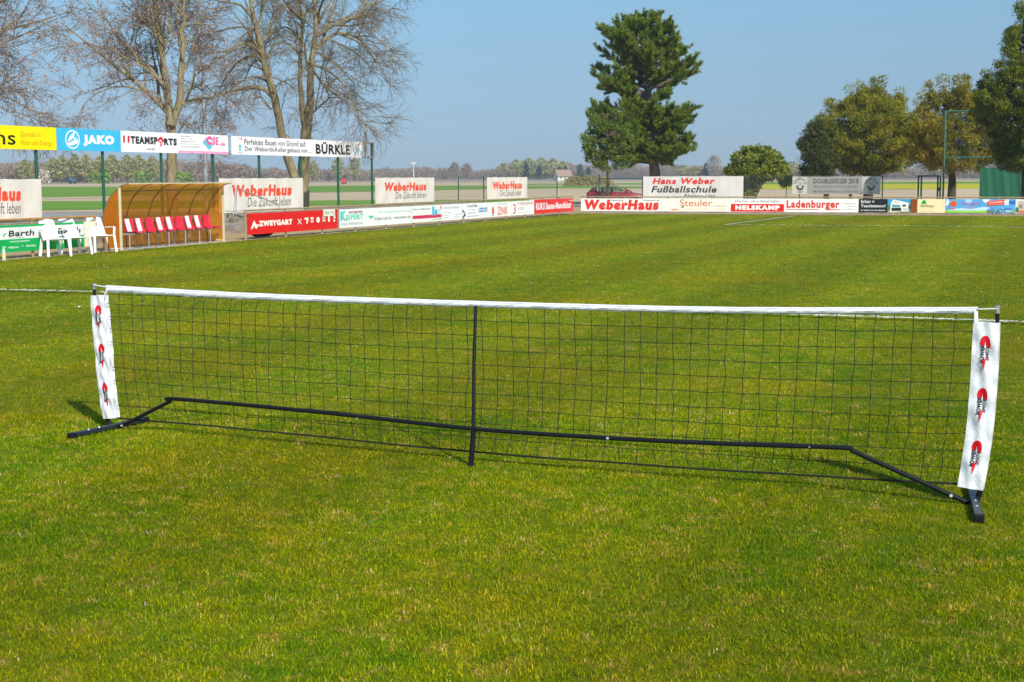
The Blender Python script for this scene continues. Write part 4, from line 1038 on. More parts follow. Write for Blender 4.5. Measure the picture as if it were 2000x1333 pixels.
# ---------------------------------------------------------------- white garden chairs
M_wplast = mat('white_plastic', (0.80, 0.79, 0.78), 0.4, spec=0.4, var=0.03)
def garden_chair():
    r = thing('garden_chair', 'x', 'garden chair', (0, 0, 0), 0, 'white garden chairs by the touchline')
    # faces -y; x to its left and right
    def slope(y, z0=.0): return .40 + (-y) * .12 + z0
    mb = MB()
    mb.add([(-.22, -.25, .43), (.22, -.25, .43), (.20, .20, .375), (-.20, .20, .375), (-.22, -.25, .405), (.22, -.25, .405), (.20, .20, .35), (-.20, .20, .35)], [(0, 1, 2, 3), (7, 6, 5, 4), (0, 4, 5, 1), (1, 5, 6, 2), (2, 6, 7, 3), (3, 7, 4, 0)], M_wplast)
    mb.build('seat', None, r, bevel=.008)
    mb = MB()
    def bp(x, t): return Vector((x, .17 + .30 * t + .04 * t * t, .36 + .48 * t))
    for i in range(5):
        x0 = -.20 + i * .083; x1 = x0 + .068
        for th in (0,):
            n = 6; vs = []
            for k in range(n + 1):
                t = k / n; wd = 1 - .16 * max(0, t - .4)
                for x in (x0, x1):
                    p = bp(x * wd, t); c = .03 * (1 - (x / .22) ** 2)
                    vs += [(p.x, p.y + c, p.z), (p.x, p.y + c + .014, p.z - .004)]
            fs = []
            for k in range(n):
                a = 4 * k; b = a + 4
                fs += [(a, a + 2, b + 2, b), (a + 1, b + 1, b + 3, a + 3), (a, b, b + 1, a + 1), (a + 2, a + 3, b + 3, b + 2)]
            fs += [(0, 1, 3, 2), (4 * n, 4 * n + 2, 4 * n + 3, 4 * n + 1)]
            mb.add(vs, fs, M_wplast)
    for t0, t1 in ((.86, 1.0), (.0, .14)):
        n = 8; vs = []
        for k in range(n + 1):
            x = -.20 + .40 * k / n
            for t in (t0, t1):
                tt = t + (.05 * (1 - (x / .2) ** 2) if t == 1.0 else 0)
                p = bp(x * (1 - .16 * max(0, tt - .4)), tt); c = .03 * (1 - (x / .22) ** 2); vs += [(p.x, p.y + c - .003, p.z), (p.x, p.y + c + .019, p.z)]
        fs = []
        for k in range(n):
            a = 4 * k; b = a + 4
            fs += [(a, b, b + 2, a + 2), (a + 1, a + 3, b + 3, b + 1), (a, a + 1, b + 1, b), (a + 2, b + 2, b + 3, a + 3)]
        mb.add(vs, fs + [(0, 2, 3, 1), (4 * n, 4 * n + 1, 4 * n + 3, 4 * n + 2)], M_wplast)
    mb.build('backrest', None, r)
    for sx in (-1, 1):
        mb = MB(); path = smooth_path([Vector((sx * .235, .30, .60)), Vector((sx * .27, .05, .615)), Vector((sx * .275, -.16, .62)), Vector((sx * .27, -.235, .60))], 4)
        for a, b in zip(path, path[1:]): mb.bar(a, b, .055, .024, M_wplast)
        mb.build('armrest', None, r, bevel=.006)
        mb = MB(); mb.bar((sx * .268, -.23, .61), (sx * .245, -.255, .42), .05, .035, M_wplast, up=Vector((0, 1, 0))); mb.bar((sx * .247, -.253, .43), (sx * .27, -.325, 0), .058, .036, M_wplast, up=Vector((0, 1, 0)))
        mb.build('leg', None, r, bevel=.006)
        mb = MB(); mb.bar((sx * .215, .22, .42), (sx * .235, .315, .0), .07, .036, M_wplast, up=Vector((0, 1, 0))); mb.build('leg', None, r, bevel=.006)
    return r
ch = garden_chair()
spots = [((107, 501), 'white plastic garden chair nearest the left picture edge, in front of the green board', .55), ((148, 497), 'middle one of the three white plastic garden chairs', .50), ((198, 492.5), 'white plastic garden chair right beside the dugout', .60)]
for i, ((px, py), lab, tw) in enumerate(spots):
    c = ch if i == 0 else copy_tree(ch)
    p = ground(px, py); c.location = (p.x, p.y, 0); c.rotation_euler = (0, 0, L.rot - tw); c['label'] = lab

# bottle, black bag, stair handrail
M_clear = mat('clear_plastic', (0.55, 0.58, 0.56), 0.2, spec=0.6)
bt_ = thing('water_bottle', 'clear water bottle with a pale label standing under the green board', 'bottle', ground(8, 510))
MB().lathe([(.0, 0), (.04, 0), (.042, .02), (.042, .19), (.034, .24), (.016, .28), (.016, .30)], (0, 0, 0), 14, M_clear).build('body', None, bt_, smooth=True)
MB().lathe([(.0435, .06), (.0435, .15)], (0, 0, 0), 14, mat('bottle_label', '#d8d67c', .5)).build('paper_label', None, bt_, smooth=True)
MB().lathe([(.018, .30), (.018, .325)], (0, 0, 0), 10, mat('bottle_cap', '#c8ccd0', .4)).build('cap', None, bt_, smooth=True)
bp_ = L.pt(L.s_at(540), 0, -.55)
bag = thing('sports_bag', 'black sports bag lying on the ground behind the red tool board', 'bag', bp_, L.rot)
M_bag = mat('black_canvas', (0.015, 0.015, 0.016), 0.8, var=0.3, scale=8)
mb = MB(); mb.grid(lambda a, b: ((a - .5) * 1.1, .17 * math.cos(b * 2 * math.pi) * (1 - .5 * abs(2 * a - 1) ** 6), .16 + .15 * math.sin(b * 2 * math.pi) * (1 - .35 * abs(2 * a - 1) ** 6)), 16, 14, M_bag)
mb.build('body', None, bag, smooth=True)
MB().tube([(-.2, -.08, .29), (-.12, -.12, .38), (.12, -.12, .38), (.2, -.08, .29)], .014, 6, M_bag).build('handle', None, bag, smooth=True)
HL = L.off(-3.4)
hr = thing('handrail', 'thin grey tube handrail slanting down before the banner beside the dugout', 'handrail', HL.pt(HL.s_at(460)), HL.rot)
def hp(px, py):
    a, z = HL.hit(px, py); return (a - HL.s_at(460), 0, z)
MB().tube([hp(461, 367), hp(545, 400)], .022, 8, M_galv).build('rail', None, hr, smooth=True)
for a, b in (((461, 367), (456, 420)), ((462, 367), (461, 420)), ((545, 400), (545, 418))): MB().tube([hp(*a), hp(*b)], .02, 8, M_galv).build('post', None, hr, smooth=True)
WL = L
wr_ = thing('chain_barrier', 'thin wire barrier closing the gap between the dugout and the red tool board', 'barrier', L.pt(L.s_at(438)), L.rot)
MB().tube([(0, 0, .87), ((s477 - L.s_at(438)) / 2, 0, .85), (s477 - L.s_at(438), 0, .87)], .012, 6, M_galv).build('wire', None, wr_)
MB().tube([(0, 0, .46), (s477 - L.s_at(438), 0, .47)], .012, 6, M_galv).build('wire', None, wr_)
# litter
M_scrap = mat('scrap_paper', (0.75, 0.76, 0.76), 0.8)
for (px, py), lab in (((155, 604), 'crumpled white paper scrap on the turf left of the net'),):
    p = ground(px, py); mb = MB(); mb.grid(lambda a, b: (p.x + (a - .5) * .05, p.y + (b - .5) * .04, .034 + .012 * math.sin(a * 9 + b * 4) * math.cos(b * 7)), 6, 5, M_scrap)
    o = mb.build('paper_scrap', off=(p.x, p.y, 0)); o.location = (p.x, p.y, 0); tag(o, lab, 'litter')

# ---------------------------------------------------------------- parked car
M_car = mat('dark_red_paint', (0.24, 0.006, 0.012), 0.25, spec=0.6, coat=0.6, var=0.04)
M_glass = mat('car_glass', (0.02, 0.03, 0.035), 0.06, spec=0.8)
_n = M_glass.node_tree; _tp = _n.nodes.new('ShaderNodeBsdfTransparent'); _tp.inputs['Color'].default_value = (.72, .80, .76, 1); _mx = _n.nodes.new('ShaderNodeMixShader'); _mx.inputs[0].default_value = .72
_n.links.new(_n.nodes['Principled BSDF'].outputs[0], _mx.inputs[1]); _n.links.new(_tp.outputs[0], _mx.inputs[2]); _n.links.new(_mx.outputs[0], _n.nodes['Material Output'].inputs['Surface'])
M_tyre = mat('tyre_rubber', (0.02, 0.02, 0.02), 0.8)
M_chrome = mat('bright_metal', (0.7, 0.7, 0.72), 0.2, metal=0.9)
M_lampr = mat('tail_lamp', (0.35, 0.01, 0.02), 0.2, spec=0.7)
cY = 92.0
c0 = at_depth(1146, 390, cY)
car = thing('parked_car', 'dark red hatchback parked behind the far fence, nose to the right', 'car', (c0.x, cY, -.03), -0.10)
CS = .97
def car_body():
    # half section widths by height; profile along x: (x, z_bottom, z_top)
    prof = [(0.0, .42, .60, .78), (.06, .30, .88, .84), (.18, .26, .93, .86), (.55, .24, .95, .87), (1.6, .22, .93, .88), (2.7, .22, .90, .87), (3.05, .24, .86, .86), (3.55, .26, .76, .83), (3.9, .30, .66, .76), (4.05, .40, .56, .62)]
    mb = MB(); rings = []; k = 10
    for x, zb, zt, hw in prof:
        sec = [(-hw * .9, zb), (-hw, zb + .12), (-hw * 1.0, (zb + zt) / 2), (-hw * .97, zt - .06), (-hw * .88, zt), (hw * .88, zt), (hw * .97, zt - .06), (hw, (zb + zt) / 2), (hw, zb + .12), (hw * .9, zb)]
        rings.append([(x * CS, y, z * CS) for y, z in sec])
    vs = [p for r in rings for p in r]; n = len(rings)
    fs = [(i * k + j, i * k + (j + 1) % k, (i + 1) * k + (j + 1) % k, (i + 1) * k + j) for i in range(n - 1) for j in range(k)] + [tuple(range(k - 1, -1, -1)), tuple((n - 1) * k + j for j in range(k))]
    mb.add(vs, fs, M_car)
    # greenhouse
    g = [(.10, .90, .91), (.42, .91, 1.24), (.70, .91, 1.335), (1.3, .91, 1.38), (1.9, .90, 1.345), (2.35, .89, 1.20), (2.95, .87, .885)]
    rings = []
    for x, zb, zt in g:
        w0 = .80; w1 = .80 - .20 * (zt - zb) / .47
        rings.append([(x * CS, -w0, zb * CS), (x * CS, -w1, (zt - .02) * CS), (x * CS, -w1 * .86, zt * CS), (x * CS, w1 * .86, zt * CS), (x * CS, w1, (zt - .02) * CS), (x * CS, w0, zb * CS)])
    vs = [p for r in rings for p in r]; n = len(rings); k = 6
    fs = [(i * k + j, i * k + (j + 1) % k, (i + 1) * k + (j + 1) % k, (i + 1) * k + j) for i in range(n - 1) for j in range(k) if not (j in (0, 4) and i > 0) and j != 5 and not (i == n - 2 and j in (1, 2, 3))]
    mb.add(vs, fs, M_car)
    for sgn in (-1, 1):
        for xa, xb, z1 in ((.50, .62, 1.24), (1.27, 1.36, 1.36)): mb.add([(x * CS, sgn * (.80 - .2 * (z - .9) / .47), z * CS) for x, z in ((xa, .9), (xb, .9), (xb, z1), (xa, z1))], [(0, 1, 2, 3)], M_car)
        mb.bar((2.35 * CS, sgn * .665, 1.195 * CS), (2.95 * CS, sgn * .79, .885 * CS), .06, .05, M_car)
    b = mb.build('body', None, car, smooth=True, angle=50)
    return b
body = car_body()
def side(x, z, sgn, out=.006):
    w = .80 - .20 * max(0, (z - .90)) / .47
    return (x * CS, sgn * (w + out), z * CS)
for sgn in (-1, 1):
    for pts in (((.62, .945), (.86, 1.22), (1.12, 1.27), (1.28, 1.28), (1.28, .945)), ((1.36, .945), (1.36, 1.285), (1.78, 1.27), (2.18, 1.16), (2.62, .945))):
        mb = MB(); mb.add([side(x, z, sgn) for x, z in pts], [tuple(range(len(pts)))], M_glass); mb.build('side_window', None, car)
    mb = MB(); mb.grid(lambda a, b: (2.5 * CS + a * .18, sgn * (.84 + .06 * math.sin(b * 3.1)), (.93 + b * .12) * CS), 3, 5, M_car); mb.box(2.5 * CS, 2.66 * CS, sgn * .86 - .05, sgn * .86 + .05, .92 * CS, 1.03 * CS, M_car); mb.build('wing_mirror', None, car, bevel=.01)
    MB().bar((1.0 * CS, sgn * .88, .80 * CS), (1.2 * CS, sgn * .88, .80 * CS), .02, .03, M_chrome).build('door_handle', None, car)
    MB().bar((1.9 * CS, sgn * .885, .79 * CS), (2.1 * CS, sgn * .885, .79 * CS), .02, .03, M_chrome).build('door_handle', None, car)
    MB().box(.03 * CS, .22 * CS, sgn * .80 - .08, sgn * .80 + .08, .70 * CS, .92 * CS, M_lampr).build('tail_light', None, car, bevel=.03)
    MB().box(3.55 * CS, 3.92 * CS, sgn * .64 - .14, sgn * .64 + .14, .62 * CS, .72 * CS, M_chrome).build('headlight', None, car, bevel=.03)
    for wx in (.75, 3.2):
        mb = MB(); mb.tube([(wx * CS, sgn * .70, .30), (wx * CS, sgn * .885, .30)], .30, 20, M_tyre); w = mb.build('wheel', None, car, smooth=True)
        mb = MB(); mb.tube([(wx * CS, sgn * .87, .30), (wx * CS, sgn * .895, .30)], .19, 16, M_chrome); mb.build('rim', None, w, smooth=True)
for x in (1.15, 1.75):
    for y in (-.36, .36): MB().bar((x * CS - .06, y, .75 * CS), (x * CS - .16, y, 1.17 * CS), .42, .10, M_tyre, up=Vector((1, 0, 0))).build('car_seat', None, car, bevel=.04)
mb = MB(); mb.tube([(2.2 * CS + .06 * math.sin(a / 16 * 2 * math.pi), .36 + .17 * math.cos(a / 16 * 2 * math.pi), (.93 + .16 * math.sin(a / 16 * 2 * math.pi)) * CS) for a in range(17)], .018, 6, M_tyre); mb.build('steering_wheel', None, car, smooth=True)
mb = MB(); mb.add([(.115 * CS, -.62, .93 * CS), (.115 * CS, .62, .93 * CS), (.41 * CS, .56, 1.20 * CS), (.41 * CS, -.56, 1.20 * CS)], [(0, 1, 2, 3)], M_glass)
o = mb.build('rear_window', None, car); o.location = (-.02, 0, .012)
mb = MB(); mb.add([(2.9 * CS, -.68, .915 * CS), (2.9 * CS, .68, .915 * CS), (2.36 * CS, .60, 1.20 * CS), (2.36 * CS, -.60, 1.20 * CS)], [(0, 1, 2, 3)], M_glass)
o = mb.build('windscreen', None, car); o.location = (.03, 0, .02)

# ---------------------------------------------------------------- ball catching net, gate, windscreen on the right
BN = FR.off(.35)
def bpnt(px, py): return BN.hit(px, py)
M_gpaint = mat('light_green_paint', (0.050, 0.14, 0.095), 0.5, var=0.2, scale=4)
bs = lambda px: BN.s_at(px) - BN.s_at(1843)
zt = bpnt(1843, 218)[1]; zm = bpnt(1900, 307.5)[1]
cn = thing('ball_net', 'tall green tube frame of a ball catching net before the trees', 'ball net', BN.pt(BN.s_at(1843)), BN.rot)
PW = bs(1949); X_END = PW * 3
for k in range(4): MB().tube([(PW * k, 0, 0), (PW * k, 0, zt)], .05, 8, M_gpaint).build('post', None, cn, smooth=True)
MB().tube([(0, 0, zt), (X_END, 0, zt)], .04, 8, M_gpaint).build('top_bar', None, cn, smooth=True)
MB().tube([(0, 0, zm), (X_END, 0, zm)], .035, 8, M_gpaint).build('middle_bar', None, cn, smooth=True)
MB().tube([(0, 0.02, zt - .1), (PW * .42, .02, zt - .65)], .018, 6, M_gpaint).build('brace', None, cn)
V = []; F = []
def strip(a, b, r=.0022):
    a = Vector(a); b = Vector(b); d = (b - a).normalized(); x = d.cross(Vector((0, 1, 0))).normalized() * r; y = Vector((0, r, 0)); o = len(V)
    for p in (a, b): V.extend([tuple(p + x), tuple(p + y), tuple(p - x - y)])
    for i in range(3): F.append((o + i, o + (i + 1) % 3, o + 3 + (i + 1) % 3, o + 3 + i))
z = 1.2
while z < zt: strip((0, 0, z), (X_END, 0, z)); z += .12
x = 0
while x < X_END: strip((x, 0, 1.2), (x, 0, zt)); x += .12
np_mesh('netting', V, F, mat('green_twine', (0.02, 0.06, 0.035), .8), cn)
M_screen = mat('green_windscreen', (0.012, 0.105, 0.055), 0.8, scale=.9, col2=(0.02, 0.13, 0.07), stretch=(2.2, 1, .3))
x0 = bs(1914); z0, z1 = bpnt(1960, 389)[1], bpnt(1930, 327)[1]
ws = thing('windscreen', 'dark green cloth windscreen stretched low between the ball net posts', 'windscreen', BN.pt(BN.s_at(1914), z0, .08), BN.rot)
wW = X_END - x0
mb = MB(); mb.grid(lambda a, b: (a * wW, -.02 * math.sin(a * 40 + b) - .012 * math.sin(a * 97 + 3 * b), b * (z1 - z0) - .03 * math.sin(math.pi * ((a * 9) % 1)) * b), 120, 6, M_screen); mb.build('cloth', None, ws, smooth=True)
gt = thing('gate', 'light green tube gate frame left of the ball net', 'gate', BN.pt(BN.s_at(1794), 0, 0), BN.rot)
gx = lambda px: BN.s_at(px) - BN.s_at(1794)
zg = bpnt(1815, 344)[1]
for px, m in ((1794, M_dgreen), (1800, M_gpaint), (1832, M_dgreen), (1837, M_gpaint)): MB().tube([(gx(px), 0, 0), (gx(px), 0, zg)], .045, 8, m).build('post', None, gt, smooth=True)
MB().tube([(gx(1794), 0, zg), (gx(1837), 0, zg)], .04, 8, M_gpaint).build('top_bar', None, gt, smooth=True)
MB().box(gx(1833), gx(1837), -.06, -.02, zg * .55, zg * .66, M_dgreen).build('lock_box', None, gt)
# ---------------------------------------------------------------- trees
def bark(name, c, c2, sc=3): return mat(name, c, .9, scale=sc, col2=c2, bump=.6, bscale=10, spec=.15, stretch=(2.5, 2.5, .6))
M_bark = bark('grey_brown_bark', (.17, .135, .075), (.34, .28, .16))
M_twig = mat('twig_bark', (.16, .12, .08), .9, island=.25, scale=.8, col2=(.25, .19, .12), spec=.1)
M_twigp = mat('budding_twig', (.19, .14, .11), .9, scale=.5, col2=(.28, .21, .155), spec=.1)
M_bud = mat('pink_brown_bud', (.42, .28, .23), .8, scale=.7, col2=(.50, .36, .28), spec=.1, trans=.3)
M_pbark = bark('pine_bark', (.09, .065, .05), (.22, .165, .12))
M_dbark = bark('dark_bark', (.045, .035, .025), (.11, .085, .06))

class Tubes:
    """many thin tapering branches joined into one mesh"""
    def __init__(s): s.by = {}
    def add(s, pts, r): s.by.setdefault(len(pts), []).append((pts, r))
    def mesh(s, k):
        V = []; F = []; o = 0
        for n, lst in s.by.items():
            P = np.array([a for a, _ in lst]); Rr = np.array([b for _, b in lst])
            T = np.gradient(P, axis=1); T /= np.linalg.norm(T, axis=2, keepdims=True) + 1e-9
            ref = np.where(np.abs(T[:, :, 2:3]) < .9, np.array([0, 0, 1.0]), np.array([1.0, 0, 0]))
            X = np.cross(T, ref); X /= np.linalg.norm(X, axis=2, keepdims=True) + 1e-9
            Y = np.cross(T, X)
            ang = np.arange(k) * 2 * np.pi / k
            Q = P[:, :, None] + Rr[:, :, None, None] * (X[:, :, None] * np.cos(ang)[None, None, :, None] + Y[:, :, None] * np.sin(ang)[None, None, :, None])
            B = len(lst); V.append(Q.reshape(-1, 3))
            i, j = np.meshgrid(np.arange(n - 1), np.arange(k), indexing='ij'); i = i.ravel(); j = j.ravel(); j2 = (j + 1) % k
            f = np.stack([i * k + j, i * k + j2, (i + 1) * k + j2, (i + 1) * k + j], 1)
            F.append((f[None] + (np.arange(B) * n * k)[:, None, None] + o).reshape(-1, 4)); o += B * n * k
        return np.concatenate(V), np.concatenate(F)
    def build(s, name, m, parent, k=4):
        if not s.by: return None
        V, F = s.mesh(k); return np_mesh(name, V - np.array(parent.location), F, m, parent, smooth=True)

def unit(v): return v / (np.linalg.norm(v) + 1e-9)
def branch(p, d, ln, n, grav, wob):
    """polyline from p along d, bending by grav (+ up, - down) with wobble"""
    pts = [p]; st = ln / (n - 1)
    for i in range(n - 1):
        d = unit(d + np.array([0, 0, grav * st]) + rng.normal(0, wob, 3)); pts.append(pts[-1] + d * st)
    return np.array(pts)
def side_dir(t, ang):
    a = rng.normal(0, 1, 3); a -= t * a.dot(t); a = unit(a); return unit(t * math.cos(ang) + a * math.sin(ang))
def resample(pts, n):
    P = np.array([list(p) for p in smooth_path([Vector(p) for p in pts], 5)])
    L_ = np.concatenate([[0], np.cumsum(np.linalg.norm(np.diff(P, axis=0), axis=1))]); t = np.linspace(0, L_[-1], n)
    return np.stack([np.interp(t, L_, P[:, i]) for i in range(3)], 1), L_[-1]

def bare_tree(name, label, base_px, Y, stems, limbs, droop, m_twig, buds=0, dens=1.0, group='bare trees behind the left billboards', ground_z=0.0, twig_len=1.0):
    """stems and limbs: lists of (pixel polyline, radius at start, radius at end); depth of limbs spreads to and fro"""
    x0 = (base_px - 1000) / F_PX * Y
    root = thing(name, label, 'tree', (x0, Y, ground_z), 0, group)
    wood = Tubes(); tw = Tubes(); fine = Tubes(); budp = []
    allp = []
    def to3(poly, dy0, dy1):
        n = len(poly); return [list(at_depth(px, py, Y + dy0 + (dy1 - dy0) * (i / (n - 1)) ** 1.2)) for i, (px, py) in enumerate(poly)]
    for poly, r0, r1 in stems:
        P, ln = resample(to3(poly, 0, rng.uniform(-.4, .4)), 16)
        P[:, :2] += rng.normal(0, .02, (16, 2)); t = np.linspace(0, 1, 16)
        wood.add(P, (r0 + (r1 - r0) * t) * (1 + .6 * np.exp(-t * 22) * (r0 > .3))); allp.append((P, ln, r0, r1, .45))
    for poly, r0, r1 in limbs:
        dz = rng.uniform(-2.6, 2.6)
        P, ln = resample(to3(poly, 0, dz), 12)
        wood.add(P, r0 + (r1 - r0) * np.linspace(0, 1, 12)); allp.append((P, ln, r0, r1, .12))
        # sister limb running towards or away from the viewer
        if rng.uniform() < .8:
            d0 = unit(P[3] - P[0]); hd = np.array([d0[0] * .35, rng.choice([-1, 1]) * rng.uniform(.6, 1), d0[2] + .25])
            Q = branch(P[1], unit(hd), ln * .8, 12, .03, .06); wood.add(Q, (r0 * .8) + (r1 - r0 * .8) * np.linspace(0, 1, 12)); allp.append((Q, ln * .8, r0 * .8, r1, .15))
    for P, ln, r0, r1, ts in allp:
        n2 = max(4, int(ln * 2.1 * dens))
        for _ in range(n2):
            t = ts + (1 - ts) * rng.uniform() ** .8; f = t * (len(P) - 1); i = min(int(f), len(P) - 2); p = P[i] + (P[i + 1] - P[i]) * (f - i)
            tang = unit(P[i + 1] - P[i]); rr = (r0 + (r1 - r0) * t)
            if p[2] < ground_z + 2.6: continue
            l2 = min(ln * .55, rng.uniform(1.1, 2.6)) * (1.1 - .4 * t); r2 = min(rr * .6, .035)
            B = branch(p, side_dir(tang, rng.uniform(.5, 1.1)), l2, 7, rng.uniform(-.55, .25) * droop + .12, .10)
            wood.add(B, r2 + (.008 - r2) * np.linspace(0, 1, 7))
            for _ in range(int(5 + 4 * l2)):
                t3 = rng.uniform(.15, 1); f3 = t3 * 6; i3 = min(int(f3), 5); p3 = B[i3] + (B[i3 + 1] - B[i3]) * (f3 - i3)
                l3 = rng.uniform(.45, 1.15) * twig_len
                C = branch(p3, side_dir(unit(B[i3 + 1] - B[i3]), rng.uniform(.4, .9)), l3, 6, rng.uniform(-1.3, .2) * droop, .10)
                tw.add(C, np.linspace(.0085, .0045, 6))
                for _ in range(rng.integers(2, 6)):
                    i4 = rng.integers(1, 5); D = branch(C[i4], side_dir(unit(C[i4 + 1] - C[i4]), rng.uniform(.4, .8)), rng.uniform(.2, .55) * twig_len, 4, rng.uniform(-1.5, .3) * droop, .10)
                    fine.add(D, np.linspace(.0055, .0030, 4))
                    if buds:
                        for q in range(1, 4): budp.append(D[q])
    wood.build('trunk_and_limbs', M_bark, root, 7)
    tw.build('twigs', m_twig, root, 3); fine.build('fine_twigs', m_twig, root, 3)
    if buds and budp:
        bp3 = np.array(budp); sel = rng.uniform(0, 1, len(bp3)) < buds; bp3 = bp3[sel]
        leafs('buds', bp3, .10, .05, M_bud, root, .0)
    return root

def leafs(name, P, ln, wd, m, parent, up=0.3, jitter=.35):
    """one small two-faced leaf per point, random direction with an upward bias"""
    n = len(P); P = P - np.array(parent.location) if parent is not None else P
    d = rng.normal(0, 1, (n, 3)); d[:, 2] += up; d /= np.linalg.norm(d, axis=1, keepdims=True)
    a = rng.normal(0, 1, (n, 3)); s = np.cross(d, a); s /= np.linalg.norm(s, axis=1, keepdims=True) + 1e-9
    L_ = (ln * rng.uniform(1 - jitter, 1 + jitter, n))[:, None]; W_ = (wd * rng.uniform(1 - jitter, 1 + jitter, n))[:, None]
    nrm = np.cross(d, s)
    V = np.stack([P, P + d * L_ * .5 + s * W_ * .5 + nrm * W_ * .15, P + d * L_, P + d * L_ * .5 - s * W_ * .5 + nrm * W_ * .15], 1).reshape(-1, 3)
    F = np.arange(4 * n).reshape(n, 4)
    return np_mesh(name, V, F, m, parent)

def prof_at(prof, Y):
    """silhouette rows (y, x left, x right) -> arrays of height, centre, half width in metres at depth Y"""
    z = []; l = []; r = []
    for y, a, b in sorted(prof, key=lambda q: -q[0]):
        p, q = at_depth(a, y, Y), at_depth(b, y, Y); z.append((p.z + q.z) / 2); l.append(p.x); r.append(q.x)
    return np.array(z), np.array(l), np.array(r)
def clump_centres(prof, Y, n, axis_px, inner=.35, squash=1.0):
    z, l, r = prof_at(prof, Y); ax = (axis_px - 1000) / F_PX * Y
    # heights weighted by width
    zz = np.linspace(z[0], z[-1], 60); w = np.interp(zz, z, r - l) + .05; w /= w.sum()
    zc = rng.choice(zz, n, p=w) + rng.uniform(-.1, .1, n) * (z[-1] - z[0]) / 6; zc = np.clip(zc, z[0], z[-1])
    ph = rng.uniform(0, 2 * np.pi, n); f = inner + (1 - inner) * rng.uniform(0, 1, n) ** .6
    R_ = np.maximum(np.interp(zc, z, r) - ax, .1); L_ = np.maximum(ax - np.interp(zc, z, l), .1)
    c = np.cos(ph); rad = np.where(c > 0, R_, L_); dep = (R_ + L_) / 2
    P = np.stack([ax + c * rad * f, Y + np.sin(ph) * dep * f * squash, zc], 1)
    return P, f
def ball_points(C, R, n_per, flat=1.0):
    n = len(C); d = rng.normal(0, 1, (n, n_per, 3)); d /= np.linalg.norm(d, axis=2, keepdims=True)
    rad = rng.uniform(.25, 1, (n, n_per, 1)) ** .5; d[:, :, 2] *= flat
    Rr = (np.ones(n) * R)[:, None, None] if np.isscalar(R) else R[:, None, None]
    return (C[:, None] + d * rad * Rr).reshape(-1, 3)

# --- bare trees behind the billboards (poses follow the photograph, depth is invented)
rng = np.random.default_rng(101)
bare_tree('bare_tree', 'bare reddish budding tree with two steep stems rising behind the dugout', 337, 58,
    [([(337, 440), (336, 340), (335, 262), (333, 240)], .23, .19), ([(333, 245), (328, 190), (320, 120), (306, 40), (296, -70)], .17, .04), ([(337, 245), (346, 215), (353, 180), (356, 130), (358, 50), (364, -60)], .17, .04)],
    [([(329, 222), (300, 192), (262, 158), (225, 130), (170, 84), (115, 42)], .10, .02), ([(300, 192), (262, 172), (215, 172), (172, 196), (150, 232)], .045, .01), ([(325, 186), (300, 140), (262, 108), (222, 62), (190, 0)], .07, .02),
     ([(322, 150), (312, 100), (300, 50), (285, -20)], .06, .015), ([(326, 175), (290, 138), (240, 110), (215, 95), (180, 90)], .05, .012), ([(353, 206), (372, 196), (415, 190), (470, 178)], .06, .015), ([(355, 150), (372, 112), (392, 60), (410, 0)], .055, .015),
     ([(354, 190), (375, 160), (380, 120), (388, 90)], .035, .01), ([(350, 238), (372, 250), (385, 262), (400, 285)], .03, .008), ([(318, 110), (330, 60), (335, 10), (338, -40)], .05, .015), ([(328, 218), (316, 205), (300, 215), (285, 240)], .03, .008)],
    .55, M_twigp, buds=.5, dens=.85)
rng = np.random.default_rng(102)
bare_tree('bare_tree', 'leaning bare tree with drooping twigs left of the forked trunk', 576, 61,
    [([(580, 436), (574, 345), (560, 300), (547, 245), (538, 200), (524, 145), (513, 105)], .22, .13), ([(513, 106), (503, 62), (495, 30), (486, -50)], .14, .05), ([(512, 110), (501, 60), (512, 22), (528, -40)], .09, .03)],
    [([(541, 205), (522, 178), (492, 170), (452, 180), (402, 194), (362, 206)], .11, .02), ([(512, 106), (494, 90), (470, 86), (440, 108), (412, 126)], .07, .015), ([(511, 108), (482, 112), (455, 132), (432, 170), (420, 214)], .07, .012), ([(503, 62), (480, 54), (450, 55), (415, 66)], .06, .015),
     ([(494, 38), (470, 10), (432, 4), (388, -8)], .06, .015), ([(530, 214), (512, 196), (507, 178), (500, 175)], .04, .012), ([(526, 150), (550, 158), (572, 172), (580, 190)], .03, .01), ([(508, 88), (532, 60), (548, 20), (560, -20)], .05, .015),
     ([(530, 165), (500, 150), (470, 160), (445, 185), (440, 230)], .05, .01), ([(520, 130), (505, 118), (490, 130), (478, 160), (470, 200)], .04, .01), ([(500, 55), (475, 70), (452, 95), (430, 100)], .04, .01)],
    1.0, M_twig, dens=.85)
rng = np.random.default_rng(103)
